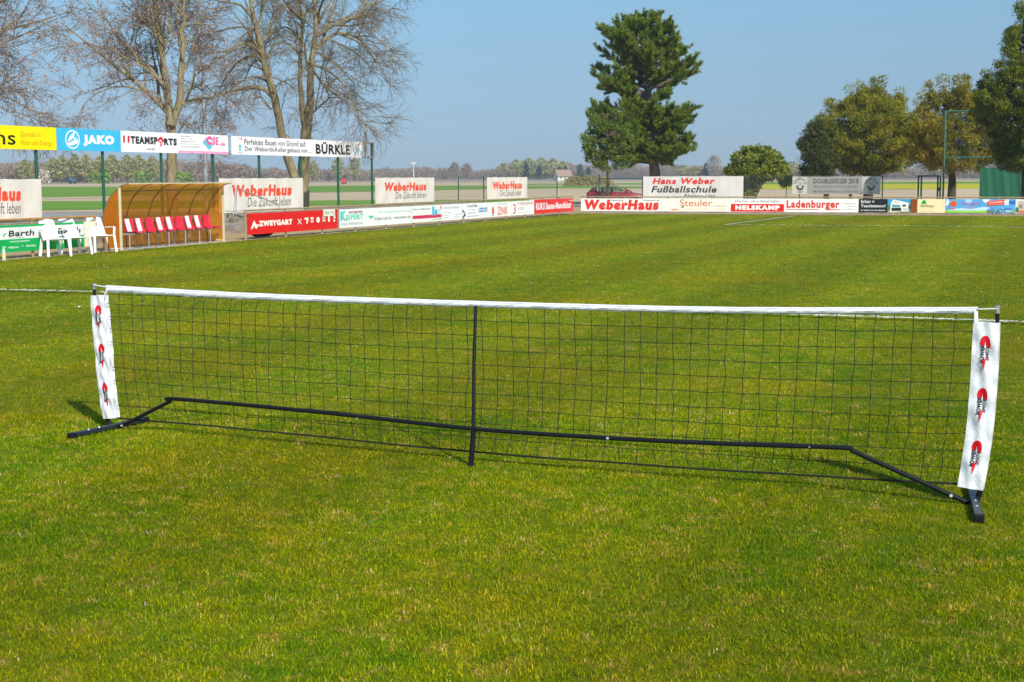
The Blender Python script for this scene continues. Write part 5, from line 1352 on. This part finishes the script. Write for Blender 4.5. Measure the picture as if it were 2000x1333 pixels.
bare_tree('bare_tree', 'tall bare tree with a forked trunk, rightmost of the bare trees', 592, 62.5,
    [([(596, 430), (592, 345), (597, 290), (598, 235)], .27, .23), ([(594, 240), (588, 190), (586, 120), (588, 90), (590, 40), (580, -20)], .13, .04), ([(602, 238), (606, 180), (608, 130), (613, 90), (618, 50), (612, 0), (604, -60)], .19, .05)],
    [([(618, 96), (640, 75), (662, 65), (692, 71), (718, 92), (742, 112)], .09, .012), ([(621, 70), (650, 50), (690, 34), (720, 10), (745, -14)], .09, .015), ([(614, 128), (642, 140), (668, 162), (690, 200), (700, 232)], .05, .01), ([(612, 138), (632, 166), (660, 188), (692, 208), (732, 242)], .06, .01),
     ([(606, 226), (628, 205), (650, 190), (682, 202), (702, 240)], .04, .008), ([(587, 88), (570, 60), (550, 54), (536, 78)], .06, .012), ([(586, 112), (570, 90), (545, 84), (518, 94)], .05, .012), ([(618, 50), (636, 18), (662, -24)], .08, .03),
     ([(650, 50), (688, 50), (722, 44), (748, 54)], .05, .01), ([(660, 66), (702, 84), (728, 112), (745, 132)], .05, .008), ([(640, 76), (690, 100), (722, 130), (752, 170)], .045, .008), ([(690, 72), (728, 72), (752, 90), (765, 125)], .04, .008), ([(590, 40), (560, 10), (540, -30)], .06, .02),
     ([(608, 160), (596, 112), (600, 70), (630, 66)], .04, .012), ([(612, 100), (648, 118), (680, 150), (706, 182)], .05, .008), ([(720, 12), (752, 0), (780, -12)], .04, .01), ([(690, 36), (730, 22), (768, 18)], .04, .008)],
    .8, M_twig, dens=.85)
rng = np.random.default_rng(104)
bare_tree('bare_tree', 'bare reddish budding tree standing outside the left edge, only branch ends in view', -150, 52,
    [([(-150, 450), (-152, 340), (-150, 260)], .32, .25), ([(-150, 265), (-140, 180), (-120, 90), (-95, 0), (-80, -80)], .2, .05), ([(-152, 262), (-180, 180), (-210, 80), (-220, -40)], .18, .05)],
    [([(-130, 130), (-60, 85), (0, 62), (60, 46), (140, 22)], .08, .012), ([(-140, 150), (-60, 112), (0, 88), (50, 66), (112, 36)], .07, .012), ([(-150, 250), (-70, 205), (0, 188), (52, 210), (112, 236)], .06, .01), ([(-148, 255), (-70, 225), (-10, 205), (20, 222), (60, 240)], .05, .01),
     ([(-110, 60), (-50, 30), (0, 6), (50, -20)], .06, .012), ([(-125, 100), (-60, 110), (-10, 130), (30, 160)], .05, .01), ([(-115, 70), (-60, 70), (0, 80), (40, 100)], .045, .01), ([(-100, 20), (-40, -5), (20, -30)], .05, .01), ([(-145, 200), (-80, 165), (-20, 160), (20, 185)], .05, .01)],
    .7, M_twigp, buds=.45, dens=.7)

# --- pine
PY = 96
M_needle = mat('pine_needles', (.10, .170, .014), .6, scale=.9, col2=(.28, .33, .030), island=.35, spec=.2, trans=.3)
pine = thing('pine_tree', 'tall dark green pine with tiered branches behind the wide grey white banner', 'tree', (at_depth(1281, 345, PY).x, PY, 0))
def pine_build():
    W = Tubes(); tx = lambda z: np.interp(z, [0, 2, 7, 12.6], [at_depth(1281, 345, PY).x, at_depth(1279, 335, PY).x, at_depth(1266, 200, PY).x, at_depth(1263, 30, PY).x])
    zt = np.linspace(-.1, 11.7, 18); W.add(np.stack([tx(zt), np.full(18, PY), zt], 1), np.interp(zt, [0, 2, 7, 12.4], [.42, .36, .24, .04]))
    prof = [(26, 1252, 1278), (45, 1232, 1300), (60, 1214, 1316), (75, 1190, 1318), (92, 1164, 1326), (118, 1158, 1332), (140, 1160, 1366), (158, 1156, 1374), (176, 1160, 1362), (192, 1178, 1296), (206, 1172, 1292), (220, 1150, 1352), (240, 1146, 1364), (262, 1150, 1358), (285, 1160, 1356), (300, 1165, 1362), (312, 1190, 1374), (322, 1215, 1330)]
    z, l, r = prof_at(prof, PY); tips = []
    zs = np.concatenate([rng.uniform(z[0], z[-1] - .75, 185), np.linspace(z[0] + .1, z[-1] - .7, 30)])
    for zb in zs:
        ph = rng.uniform(0, 2 * math.pi); c = math.cos(ph); zz = min(z[-1], zb + .35)
        rad = (np.interp(zz, z, r) - tx(zz)) if c > 0 else (tx(zz) - np.interp(zz, z, l))
        if c > .2 and 6.0 < zb < 6.7 and rng.uniform() < .85: continue
        if rng.uniform() < .06: continue
        rad = max(.25, rad) * (1.04 if zb > 7 else 1.0); R2 = rad * rng.uniform(.80, 1.06) * (1 if abs(c) > .4 else rng.uniform(.8, 1.0))
        el = np.interp(zb, [2.5, 7, 11, 12.5], [.0, .12, .5, 1.1])
        d = np.array([c * math.cos(el), math.sin(ph) * math.cos(el), math.sin(el)])
        B = branch(np.array([tx(zb), PY, zb]), d, R2, 8, .10, .05)
        W.add(B, np.linspace(.05 + .012 * R2, .014, 8))
        m = int(4 + R2 * 5.6)
        for _ in range(m):
            t = rng.uniform(.28, 1); f = t * 7; i = min(int(f), 6); p = B[i] + (B[i + 1] - B[i]) * (f - i)
            ln = rng.uniform(.25, .75) * (1 - .35 * t); C = branch(p, side_dir(unit(B[i + 1] - B[i]), rng.uniform(.4, 1.0)), ln, 5, 1.0, .08); W.add(C, np.linspace(.014, .008, 5))
            tips.append((C[-1], unit(C[-1] - C[-2]))); 
            if ln > .4: tips.append((C[2], unit(C[2] - C[1])))
        tips.append((B[-1], unit(B[-1] - B[-2] + np.array([0, 0, .1])))); tips.append((B[-2], unit(B[-1] - B[-2] + np.array([0, 0, .2]))))
    W.build('trunk_and_limbs', M_pbark, pine, 7)
    T = np.array([a for a, _ in tips]); D = np.array([b for _, b in tips]); D[:, 2] += .35; D /= np.linalg.norm(D, axis=1, keepdims=True)
    n = len(T); k = 62
    t = rng.uniform(-.28, .10, (n, k, 1)); Pb = T[:, None] + D[:, None] * t
    dn = rng.normal(0, 1, (n, k, 3)); dn -= D[:, None] * (dn * D[:, None]).sum(2, keepdims=True); dn /= np.linalg.norm(dn, axis=2, keepdims=True)
    dn = dn * .8 + D[:, None] * .75; dn /= np.linalg.norm(dn, axis=2, keepdims=True)
    s = np.cross(dn, rng.normal(0, 1, (n, k, 3))); s /= np.linalg.norm(s, axis=2, keepdims=True)
    L_ = rng.uniform(.15, .26, (n, k, 1)); w = .020
    V = np.stack([Pb - s * w, Pb + s * w, Pb + dn * L_], 2).reshape(-1, 3) - np.array(pine.location)
    np_mesh('needles', V, np.arange(len(V)).reshape(-1, 3), M_needle, pine); print('pine tufts', n)
rng = np.random.default_rng(11)
pine_build()

def leafy(name, label, prof, Y, axis_px, n_clump, r_clump, n_per, ll, lw, m_leaf, m_bark, trunks, group=None, inner=.35, up=.3, cat='tree', flat=.8, zb=0.0, extra=None):
    x0 = (axis_px - 1000) / F_PX * Y
    root = thing(name, label, cat, (x0, Y, zb), 0, group)
    C, f = clump_centres(prof, Y, n_clump, axis_px, inner)
    if extra is not None: C = np.concatenate([C, extra])
    W = Tubes(); tops = []
    for poly, r0, r1 in trunks:
        P, ln = resample([list(at_depth(px, py, Y + rng.uniform(-.3, .3) * (i > 0))) for i, (px, py) in enumerate(poly)], 10)
        W.add(P, np.linspace(r0, r1, 10)); tops += [P[5], P[7], P[9]]
    tops = np.array(tops)
    for c in C[:: max(1, len(C) // 70)]:
        a = tops[np.argmin(np.linalg.norm(tops - c, axis=1) + .6 * np.maximum(0, tops[:, 2] - c[2]))]
        mid = (a + c) / 2 + rng.normal(0, .12, 3) + np.array([0, 0, .1]); P, _ = resample([a, mid, c], 7); W.add(P, np.linspace(min(.06, trunks[0][1] * .5), .012, 7))
    W.build('trunk_and_limbs', m_bark, root, 6)
    R_ = r_clump * rng.uniform(.6, 1.35, len(C))
    leafs('foliage', ball_points(C, R_, n_per, flat), ll, lw, m_leaf, root, up)
    return root
M_yew = mat('olive_yew_leaf', (.11, .150, .010), .65, scale=.9, col2=(.37, .305, .018), island=.45, spec=.2, trans=.3)
M_yew2 = mat('russet_yew_leaf', (.115, .140, .010), .65, scale=.8, col2=(.40, .29, .018), island=.45, spec=.2, trans=.3)
M_dark = mat('dark_cypress_leaf', (.026, .040, .008), .65, scale=1.2, col2=(.085, .095, .012), island=.4, spec=.2)
M_thuja = mat('thuja_leaf', (.045, .090, .009), .6, scale=1.5, col2=(.25, .26, .018), island=.5, spec=.2, trans=.25)
M_laurel = mat('laurel_leaf', (.075, .140, .010), .4, scale=2.5, col2=(.28, .29, .025), island=.5, spec=.45, trans=.25)
M_small = mat('broad_dark_leaf', (.055, .110, .010), .5, scale=1.4, col2=(.19, .25, .022), island=.45, spec=.3, trans=.28)
M_lime = mat('fresh_leaf', (.15, .24, .015), .5, scale=2, col2=(.22, .28, .03), island=.3, trans=.3)
def spray(prof, Y, axis_px, n, h=.7, r=.5):
    """feathery shoots standing out of the outline: chains of small clumps"""
    C, f = clump_centres(prof, Y, n, axis_px, .9); out = []
    z, l, rr = prof_at(prof, Y); ax = (axis_px - 1000) / F_PX * Y; zm = z[0] + (z[-1] - z[0]) * .35
    for c in C:
        d = unit(np.array([(c[0] - ax) * .5, (c[1] - Y) * .5, max(.2, c[2] - zm)])); d = unit(d + np.array([0, 0, .5]))
        for k in range(4): out.append(c + d * h * k / 3 * rng.uniform(.7, 1.1))
    return np.array(out)
rng = np.random.default_rng(105)
yp = [(178, 1684, 1715), (196, 1650, 1740), (220, 1622, 1760), (246, 1608, 1776), (272, 1606, 1786), (298, 1610, 1784), (316, 1622, 1778), (330, 1640, 1765), (338, 1668, 1730)]
leafy('yew_tree', 'broad rounded olive and russet evergreen behind the silver grey crest banner', yp, 96, 1697, 520, .36, 95, .19, .05, M_yew, M_dbark,
      [([(1695, 392), (1697, 350), (1694, 318), (1690, 270), (1695, 215)], .34, .08), ([(1697, 352), (1722, 338), (1748, 318), (1762, 296)], .14, .04), ([(1695, 350), (1672, 325), (1650, 290)], .14, .04), ([(1660, 392), (1662, 350), (1655, 315)], .10, .05)], 'evergreens on the right', extra=spray(yp, 96, 1697, 85, .95), up=.7)
rng = np.random.default_rng(106)
cp = [(244, 1583, 1592), (258, 1573, 1606), (280, 1567, 1618), (305, 1564, 1624), (330, 1566, 1626), (346, 1574, 1622), (372, 1606, 1622)]
leafy('cypress_tree', 'narrow blackish green conifer at the left flank of the broad olive evergreen', cp, 93, 1595, 260, .34, 90, .15, .05, M_dark, M_dbark, [([(1614, 392), (1612, 350), (1600, 300), (1590, 255)], .2, .05)], 'evergreens on the right', inner=.15, up=.8, extra=spray(cp, 93, 1595, 24, .45))
rng = np.random.default_rng(107)
tp = [(180, 1848, 1876), (200, 1812, 1905), (225, 1800, 1926), (250, 1798, 1938), (280, 1796, 1938), (300, 1798, 1936), (320, 1800, 1930), (334, 1815, 1912)]
leafy('yew_tree', 'ragged russet evergreen seen through the ball net, trunk in the gap', tp, 86, 1860, 290, .36, 85, .19, .05, M_yew2, M_dbark,
      [([(1858, 396), (1860, 350), (1858, 318), (1862, 270), (1858, 215)], .27, .06), ([(1860, 335), (1885, 318), (1910, 300)], .09, .03), ([(1859, 338), (1835, 315), (1818, 296)], .09, .03)], 'evergreens on the right', extra=spray(tp, 86, 1860, 70, .95), up=.6)
rng = np.random.default_rng(108)
hp_ = [(14, 1998, 2004), (32, 1988, 2014), (50, 1978, 2026), (72, 1972, 2038), (100, 1962, 2056), (130, 1948, 2076), (158, 1932, 2096), (185, 1918, 2106), (210, 1912, 2112), (232, 1924, 2110), (262, 1948, 2100), (300, 1955, 2090), (330, 1962, 2085)]
leafy('thuja_tree', 'tall dense dark green evergreen cut by the right picture edge', hp_, 71, 2003, 620, .27, 120, .12, .045, M_thuja, M_dbark, [([(2008, 412), (2008, 340), (2005, 200), (2001, 40)], .35, .05)], 'evergreens on the right', inner=.45, up=.7, extra=spray(hp_, 71, 2003, 110, .5))
rng = np.random.default_rng(109)
lp = [(290, 1452, 1500), (302, 1434, 1518), (318, 1420, 1532), (332, 1416, 1540), (343, 1424, 1538), (348, 1450, 1520)]
st_ = [([(1462 + 2 * k, 392), (1462 + 4 * k, 365), (1450 + 9 * k, 340), (1440 + 12 * k, 315)], .05, .02) for k in range(7)]
lx = np.array([list(at_depth(rng.uniform(1452, 1462 + 40 * t), 388 - 45 * t, 90 + rng.uniform(-.8, .8))) for t in rng.uniform(0, 1, 46)])
leafy('laurel_bush', 'round topped yellow green laurel on many thin stems beside the grey white banner', lp, 90, 1476, 300, .24, 55, .20, .085, M_laurel, M_dbark, st_, None, cat='bush', up=.1, extra=lx)
rng = np.random.default_rng(110)
sp_ = [(340, 1530, 1538), (348, 1524, 1546), (358, 1522, 1548), (364, 1528, 1544)]
leafy('small_bush', 'small low green bush between the laurel and the silver grey banner', sp_, 97, 1535, 60, .18, 45, .17, .07, M_small, M_dbark, [([(1535, 388), (1536, 370), (1535, 350)], .03, .015)], None, cat='bush')
rng = np.random.default_rng(111)
kp = [(216, 1150, 1215), (232, 1142, 1236), (252, 1148, 1240), (272, 1142, 1244), (292, 1136, 1244), (310, 1150, 1240), (324, 1156, 1232), (334, 1165, 1225)]
kt = leafy('young_tree', 'slender dark leaved tree before the pine, its thin trunk crossing the red car', kp, 89, 1188, 150, .22, 60, .16, .05, M_small, M_dbark,
      [([(1187, 405), (1187, 350), (1186, 300), (1187, 230)], .11, .03)], None, inner=.3, extra=None)
lc = np.array([list(at_depth(1140 + rng.uniform(-6, 14) + 10 * t, 262 + 52 * t + rng.uniform(-8, 8), 89 + rng.uniform(-.8, .8))) for t in rng.uniform(0, 1, 22)])
leafs('fresh_foliage', ball_points(lc, .2, 50), .16, .06, M_lime, kt, 0)

# ---------------------------------------------------------------- far wood, far trees and small far things
M_wbrown = mat('far_brown_twigs', (.40, .31, .25), .95, scale=.02, col2=(.50, .41, .32), island=.05, spec=.05, trans=.5)
M_wgreen = mat('far_yellow_green', (.36, .37, .13), .95, scale=.05, col2=(.46, .42, .19), island=.2, spec=.05, trans=.3)
M_wbush = mat('far_fresh_green', (.17, .30, .025), .95, scale=.08, col2=(.25, .34, .045), island=.25, spec=.05)
M_wdark = mat('far_conifer', (.03, .06, .03), .95, scale=.1, col2=(.06, .09, .04), island=.3, spec=.05)
M_wpale = mat('far_pale_bush', (.50, .45, .36), .95, scale=.05, col2=(.60, .54, .44), island=.2, spec=.05)
M_olive = mat('far_olive_bush', (.25, .225, .07), .95, scale=.1, col2=(.36, .29, .10), island=.25, spec=.05)
def far_Y(px): return float(np.interp(px, [-700, 0, 300, 600, 900, 1200, 1600, 2700], [530, 550, 580, 700, 900, 930, 800, 700]))
def wood(name, prof, n, size, m, y0=0, dep=45, label=None):
    xs = np.array([p[0] for p in prof], float); ys = np.array([p[1] for p in prof], float)
    px = rng.uniform(xs[0], xs[-1], n); P = []
    nz = np.interp(px, xs, ys)
    bump = 2.4 * np.sin(px * .09) + 1.6 * np.sin(px * .23 + 1) + 1.6 * np.sin(px * .61 + 2) + rng.normal(0, 1.2, n)
    for a, y, b in zip(px, nz, bump):
        Y = far_Y(a) + rng.uniform(0, dep); top = at_depth(a, y + b * .75 + 1.5, Y)
        h = max(1.5, top.z); P.append((top.x, Y, h * rng.uniform(0, 1) ** .8))
    o = leafs(name, np.array(P), size, size * .32, m, None, 2.2)
    return stuff(o, label, 'wood')
rng = np.random.default_rng(112)
wp = [(-500, 322), (0, 324), (70, 320), (130, 322), (330, 318), (430, 322), (500, 331), (560, 337), (640, 334), (740, 334), (800, 331), (880, 331), (950, 336), (1000, 330), (1110, 322), (1200, 326), (1310, 326), (1400, 328), (1540, 326), (1620, 334), (1900, 330), (2500, 326)]
wood('far_wood', wp, 170000, 1.6, M_wbrown, label='hazy brown leafless wood along the horizon')
def cloud_tree(name, label, px, ytop, Y, wpx, shape, m, n, size, group, cat='tree', trunk=True):
    """one far tree: trunk and a crown of small leaf clumps"""
    top = at_depth(px, ytop, Y); H = top.z; x0 = top.x; w = wpx / F_PX * Y / 2
    root = thing(name, label, cat, (x0, Y, -.03), 0, group)
    t = rng.uniform(0, 1, n)
    if shape == 'cone': lo = .06; rad = w * (1 - t) ** .9 + .15
    elif shape == 'oval': lo = .22; rad = w * np.sqrt(np.maximum(.02, 1 - (2 * t - 1) ** 2))
    elif shape == 'column': lo = .15; rad = w * np.minimum(1, np.minimum(t * 4, (1 - t) * 3.5) + .12)
    else: lo = .0; rad = w * np.sqrt(np.maximum(.02, 1 - t ** 2))
    ph = rng.uniform(0, 2 * np.pi, n); f = rng.uniform(.15, 1, n) ** .6 * (1 + .18 * np.sin(ph * 3 + t * 9) + .1 * np.sin(ph * 7 + t * 23))
    P = np.stack([x0 + np.cos(ph) * rad * f, Y + np.sin(ph) * rad * f, H * (lo + (1 - lo) * t)], 1)
    leafs('crown', P, size, size * .75, m, root, .6)
    if trunk:
        T = Tubes(); T.add(np.array([[x0, Y, -.1], [x0 + .1, Y, H * .35], [x0, Y, H * .8]]), np.array([.035, .026, .01]) * H * .6); T.build('trunk', M_dbark, root, 6)
    return root
rng = np.random.default_rng(113)
GP = 'pale budding poplars before the far wood'
for px, yt, w in ((52, 314, 26), (100, 311, 30), (122, 306, 30), (146, 304, 34), (172, 304, 34), (196, 308, 28), (222, 305, 32), (248, 305, 32), (274, 306, 30), (300, 308, 28)):
    cloud_tree('poplar_tree', 'pale yellow green budding poplar in the distant row left of the dugout tree', px + rng.uniform(-4, 4), yt, 560 + rng.uniform(-10, 10), w, 'column', M_wgreen, 1100, .8, GP)
GH = 'budding trees of the far green hillock'
for px, yt, w in ((985, 321, 34), (1008, 315, 36), (1032, 311, 36), (1056, 311, 38), (1080, 312, 38), (1100, 318, 26)):
    cloud_tree('budding_tree', 'hazy light green budding tree in the far clump above the small white house', px, yt, 915, w, 'column', M_wgreen, 800, 1.3, GH)
GC = 'dark conifers by the small white house'
for px, yt, w, lab in ((1028, 320, 15, 'dark far conifer left of the small white house, standing well apart'), (1053, 327, 13, 'small dark far conifer between the white house and a lone conifer'), (1092, 329, 12, 'dark far conifer rising just behind the white house gable'), (1104, 328.5, 9, 'slim dark far conifer behind the middle of the white house roof'), (1133, 324, 20, 'broad dark far conifer right of the white house'), (1149, 330, 13, 'low dark far conifer right of the broad one')):
    cloud_tree('far_conifer', lab, px, yt, 880, w, 'cone', M_wdark, 220, 1.6, GC)
for px, yt, w, lab, m, s in ((660, 311, 26, 'airy pale budding tree on the horizon behind the billboard post', M_wgreen, 'oval'), (692, 311, 24, 'airy pale budding tree right of the tall green posts', M_wgreen, 'oval'), (612, 318, 20, 'airy bare far tree right of the forked trunk', M_wgreen, 'oval'),
                              (888, 319, 20, 'airy far tree above the bare field, left one', M_wbrown, 'oval'), (912, 321, 22, 'airy far tree above the bare field, right one', M_wbrown, 'oval'), (1394, 305, 30, 'rounded pinkish bare tree on the horizon before the laurel', M_wbrown, 'oval'),
                              (1378, 322, 14, 'dark far tree at the foot of the pinkish one', M_wdark, 'cone'), (1545, 318, 40, 'rounded olive far tree between laurel and dark conifer', M_olive, 'oval'), (1360, 327, 34, 'yellowish far tree right of the pine trunk', M_olive, 'oval'), (1335, 325, 30, 'pale olive far tree just right of the pine', M_wgreen, 'oval'), (85, 334, 22, 'whitish blossoming far bush behind the left green post', M_wpale, 'dome')):
    cloud_tree('far_tree', lab, px, yt, far_Y(px) - 20, w, s, m, 600, 1.0, 'single far trees on the horizon')
for px, yt, w, lab in ((185, 338, 22, 'bright green far bush left of the second green post'), (205, 341, 18, 'bright green far bush at the second green post'), (272, 336, 26, 'largest bright green far bush before the brown wood'), (290, 333, 16, 'tall bright green far bush left of the third post'), (352, 338, 22, 'bright green far bush right of the bare trunk'), (370, 342, 16, 'low bright green far bush beside the grey mast')):
    cloud_tree('far_bush', lab, px, yt, 535, w, 'dome', M_wbush, 220, 1.1, 'green bushes before the far wood', 'bush', False)
for px, yt, w, lab in ((1122, 346, 40, 'low olive brown bush left in the field row behind the car'), (1150, 344.5, 44, 'largest olive yellow bush in the field row behind the car'), (1178, 347, 40, 'low brown bush right in the field row behind the car')):
    cloud_tree('field_bush', lab, px, yt, 300, w, 'dome', M_olive, 2600, .30, 'bushes in the field behind the car', 'bush', False)
# small white house
hY = 640; hp0 = at_depth(1089, 350, hY); hs = hY / F_PX
M_wall = mat('white_render', (.62, .62, .56), .8); M_roof = mat('brown_roof_tile', (.30, .20, .15), .8, var=.15)
house = thing('house', 'small white house with a brown pitched roof far off at the wood edge', 'house', (hp0.x, hY, 0), .5)
hw, hd, he, hr_ = 34 * hs * .92, 16 * hs, 2.2, 4.6
mb = MB(); mb.add([(0, 0, 0), (0, hd, 0), (0, hd, he), (0, hd / 2, hr_), (0, 0, he), (hw, 0, 0), (hw, hd, 0), (hw, hd, he), (hw, hd / 2, hr_), (hw, 0, he)], [(0, 4, 3, 2, 1), (5, 6, 7, 8, 9), (0, 5, 9, 4), (1, 2, 7, 6)], M_wall); mb.build('wall', None, house)
mb = MB()
for s in (-1, 1):
    y0 = -.4 if s < 0 else hd + .4
    mb.add([(-.3, y0, he - .3), (hw + .3, y0, he - .3), (hw + .3, hd / 2, hr_ + .12), (-.3, hd / 2, hr_ + .12), (-.3, y0, he - .1), (hw + .3, y0, he - .1), (hw + .3, hd / 2, hr_ + .3), (-.3, hd / 2, hr_ + .3)], [(0, 1, 2, 3), (4, 7, 6, 5), (0, 4, 5, 1), (0, 3, 7, 4), (1, 5, 6, 2)], M_roof)
mb.build('roof', None, house)
for x in (1.2, 3.4, 5.2): MB().box(x, x + .8, -.03, .02, .9, 1.9, M_glass).build('window', None, house)
# pale mast, lamp mast, red box, blue tractor
ms = at_depth(807.5, 320, 300)
mast = thing('light_mast', 'thin pale mast far behind the middle cream banner', 'mast', (ms.x, 300, 0))
M_mast = mat('pale_mast_paint', (.52, .54, .56), .5, var=.1)
MB().tube([(0, 0, 0), (0, 0, ms.z)], [.16, .10], 8, M_mast).build('pole', None, mast, smooth=True)
MB().box(-.5, .5, -.12, .12, ms.z - .1, ms.z + .25, M_mast).build('lamp_head', None, mast, bevel=.05)
lm = at_depth(403, 138, 60)
lamp = thing('floodlight_mast', 'grey steel floodlight mast standing behind the bare trees', 'mast', (at_depth(402, 345, 60).x, 60, 0))
MB().tube([(0, 0, 0), (0, 0, lm.z)], [.11, .06], 10, mat('grey_mast', (.36, .39, .44), .45, metal=.3, var=.1)).build('pole', None, lamp, smooth=True)
MB().box(-.28, .28, -.2, .06, lm.z - .02, lm.z + .22, M_mast).build('floodlight', None, lamp, bevel=.03)
rp_ = at_depth(672, 353, 400)
rbx = thing('red_box', 'tiny bright red box on wheels far off on the bare field', 'trailer', (rp_.x, 400, 0))  # small red object of unknown kind, drawn as a wheeled box
M_rr = mat('bright_red', (.62, .02, .04), .5)
MB().box(-.55, .55, -.5, .5, .35, 1.5, M_rr).build('body', None, rbx, bevel=.05)
for x in (-.4, .4): MB().tube([(x, -.5, .25), (x, .5, .25)], .25, 12, M_tyre).build('wheel', None, rbx, smooth=True)
bp3 = at_depth(141, 355, 500)
tr = thing('vehicle', 'tiny blue tractor far off before the brown wood', 'vehicle', (bp3.x, 500, 0))  # blue vehicle of unknown kind, drawn with body, cab and wheels
M_bl = mat('vehicle_blue', (.05, .12, .30), .5)
MB().box(-.9, 1.2, -.5, .5, .6, 1.3, M_bl).build('body', None, tr, bevel=.08)
MB().box(-.9, .2, -.55, .55, 1.3, 2.2, M_bl).build('cab', None, tr, bevel=.06)
for x, r in ((-.6, .7), (.9, .45)): MB().tube([(x, -.7, r), (x, .7, r)], r, 14, M_tyre).build('wheel', None, tr, smooth=True)

# ---------------------------------------------------------------- air
hz = MB(); hz.box(-890, 890, -55, 1140, -1.06, 16.5)
hm = bpy.data.materials.new('haze'); hm.use_nodes = True; n = hm.node_tree; n.nodes.remove(n.nodes['Principled BSDF'])
pv = n.nodes.new('ShaderNodeVolumePrincipled'); pv.inputs['Color'].default_value = (.80, .88, 1.0, 1); pv.inputs['Density'].default_value = 0.00034; pv.inputs['Anisotropy'].default_value = 0.2
n.links.new(pv.outputs[0], n.nodes['Material Output'].inputs['Volume'])
ho = hz.build('haze', hm); ho['kind'] = 'stuff'
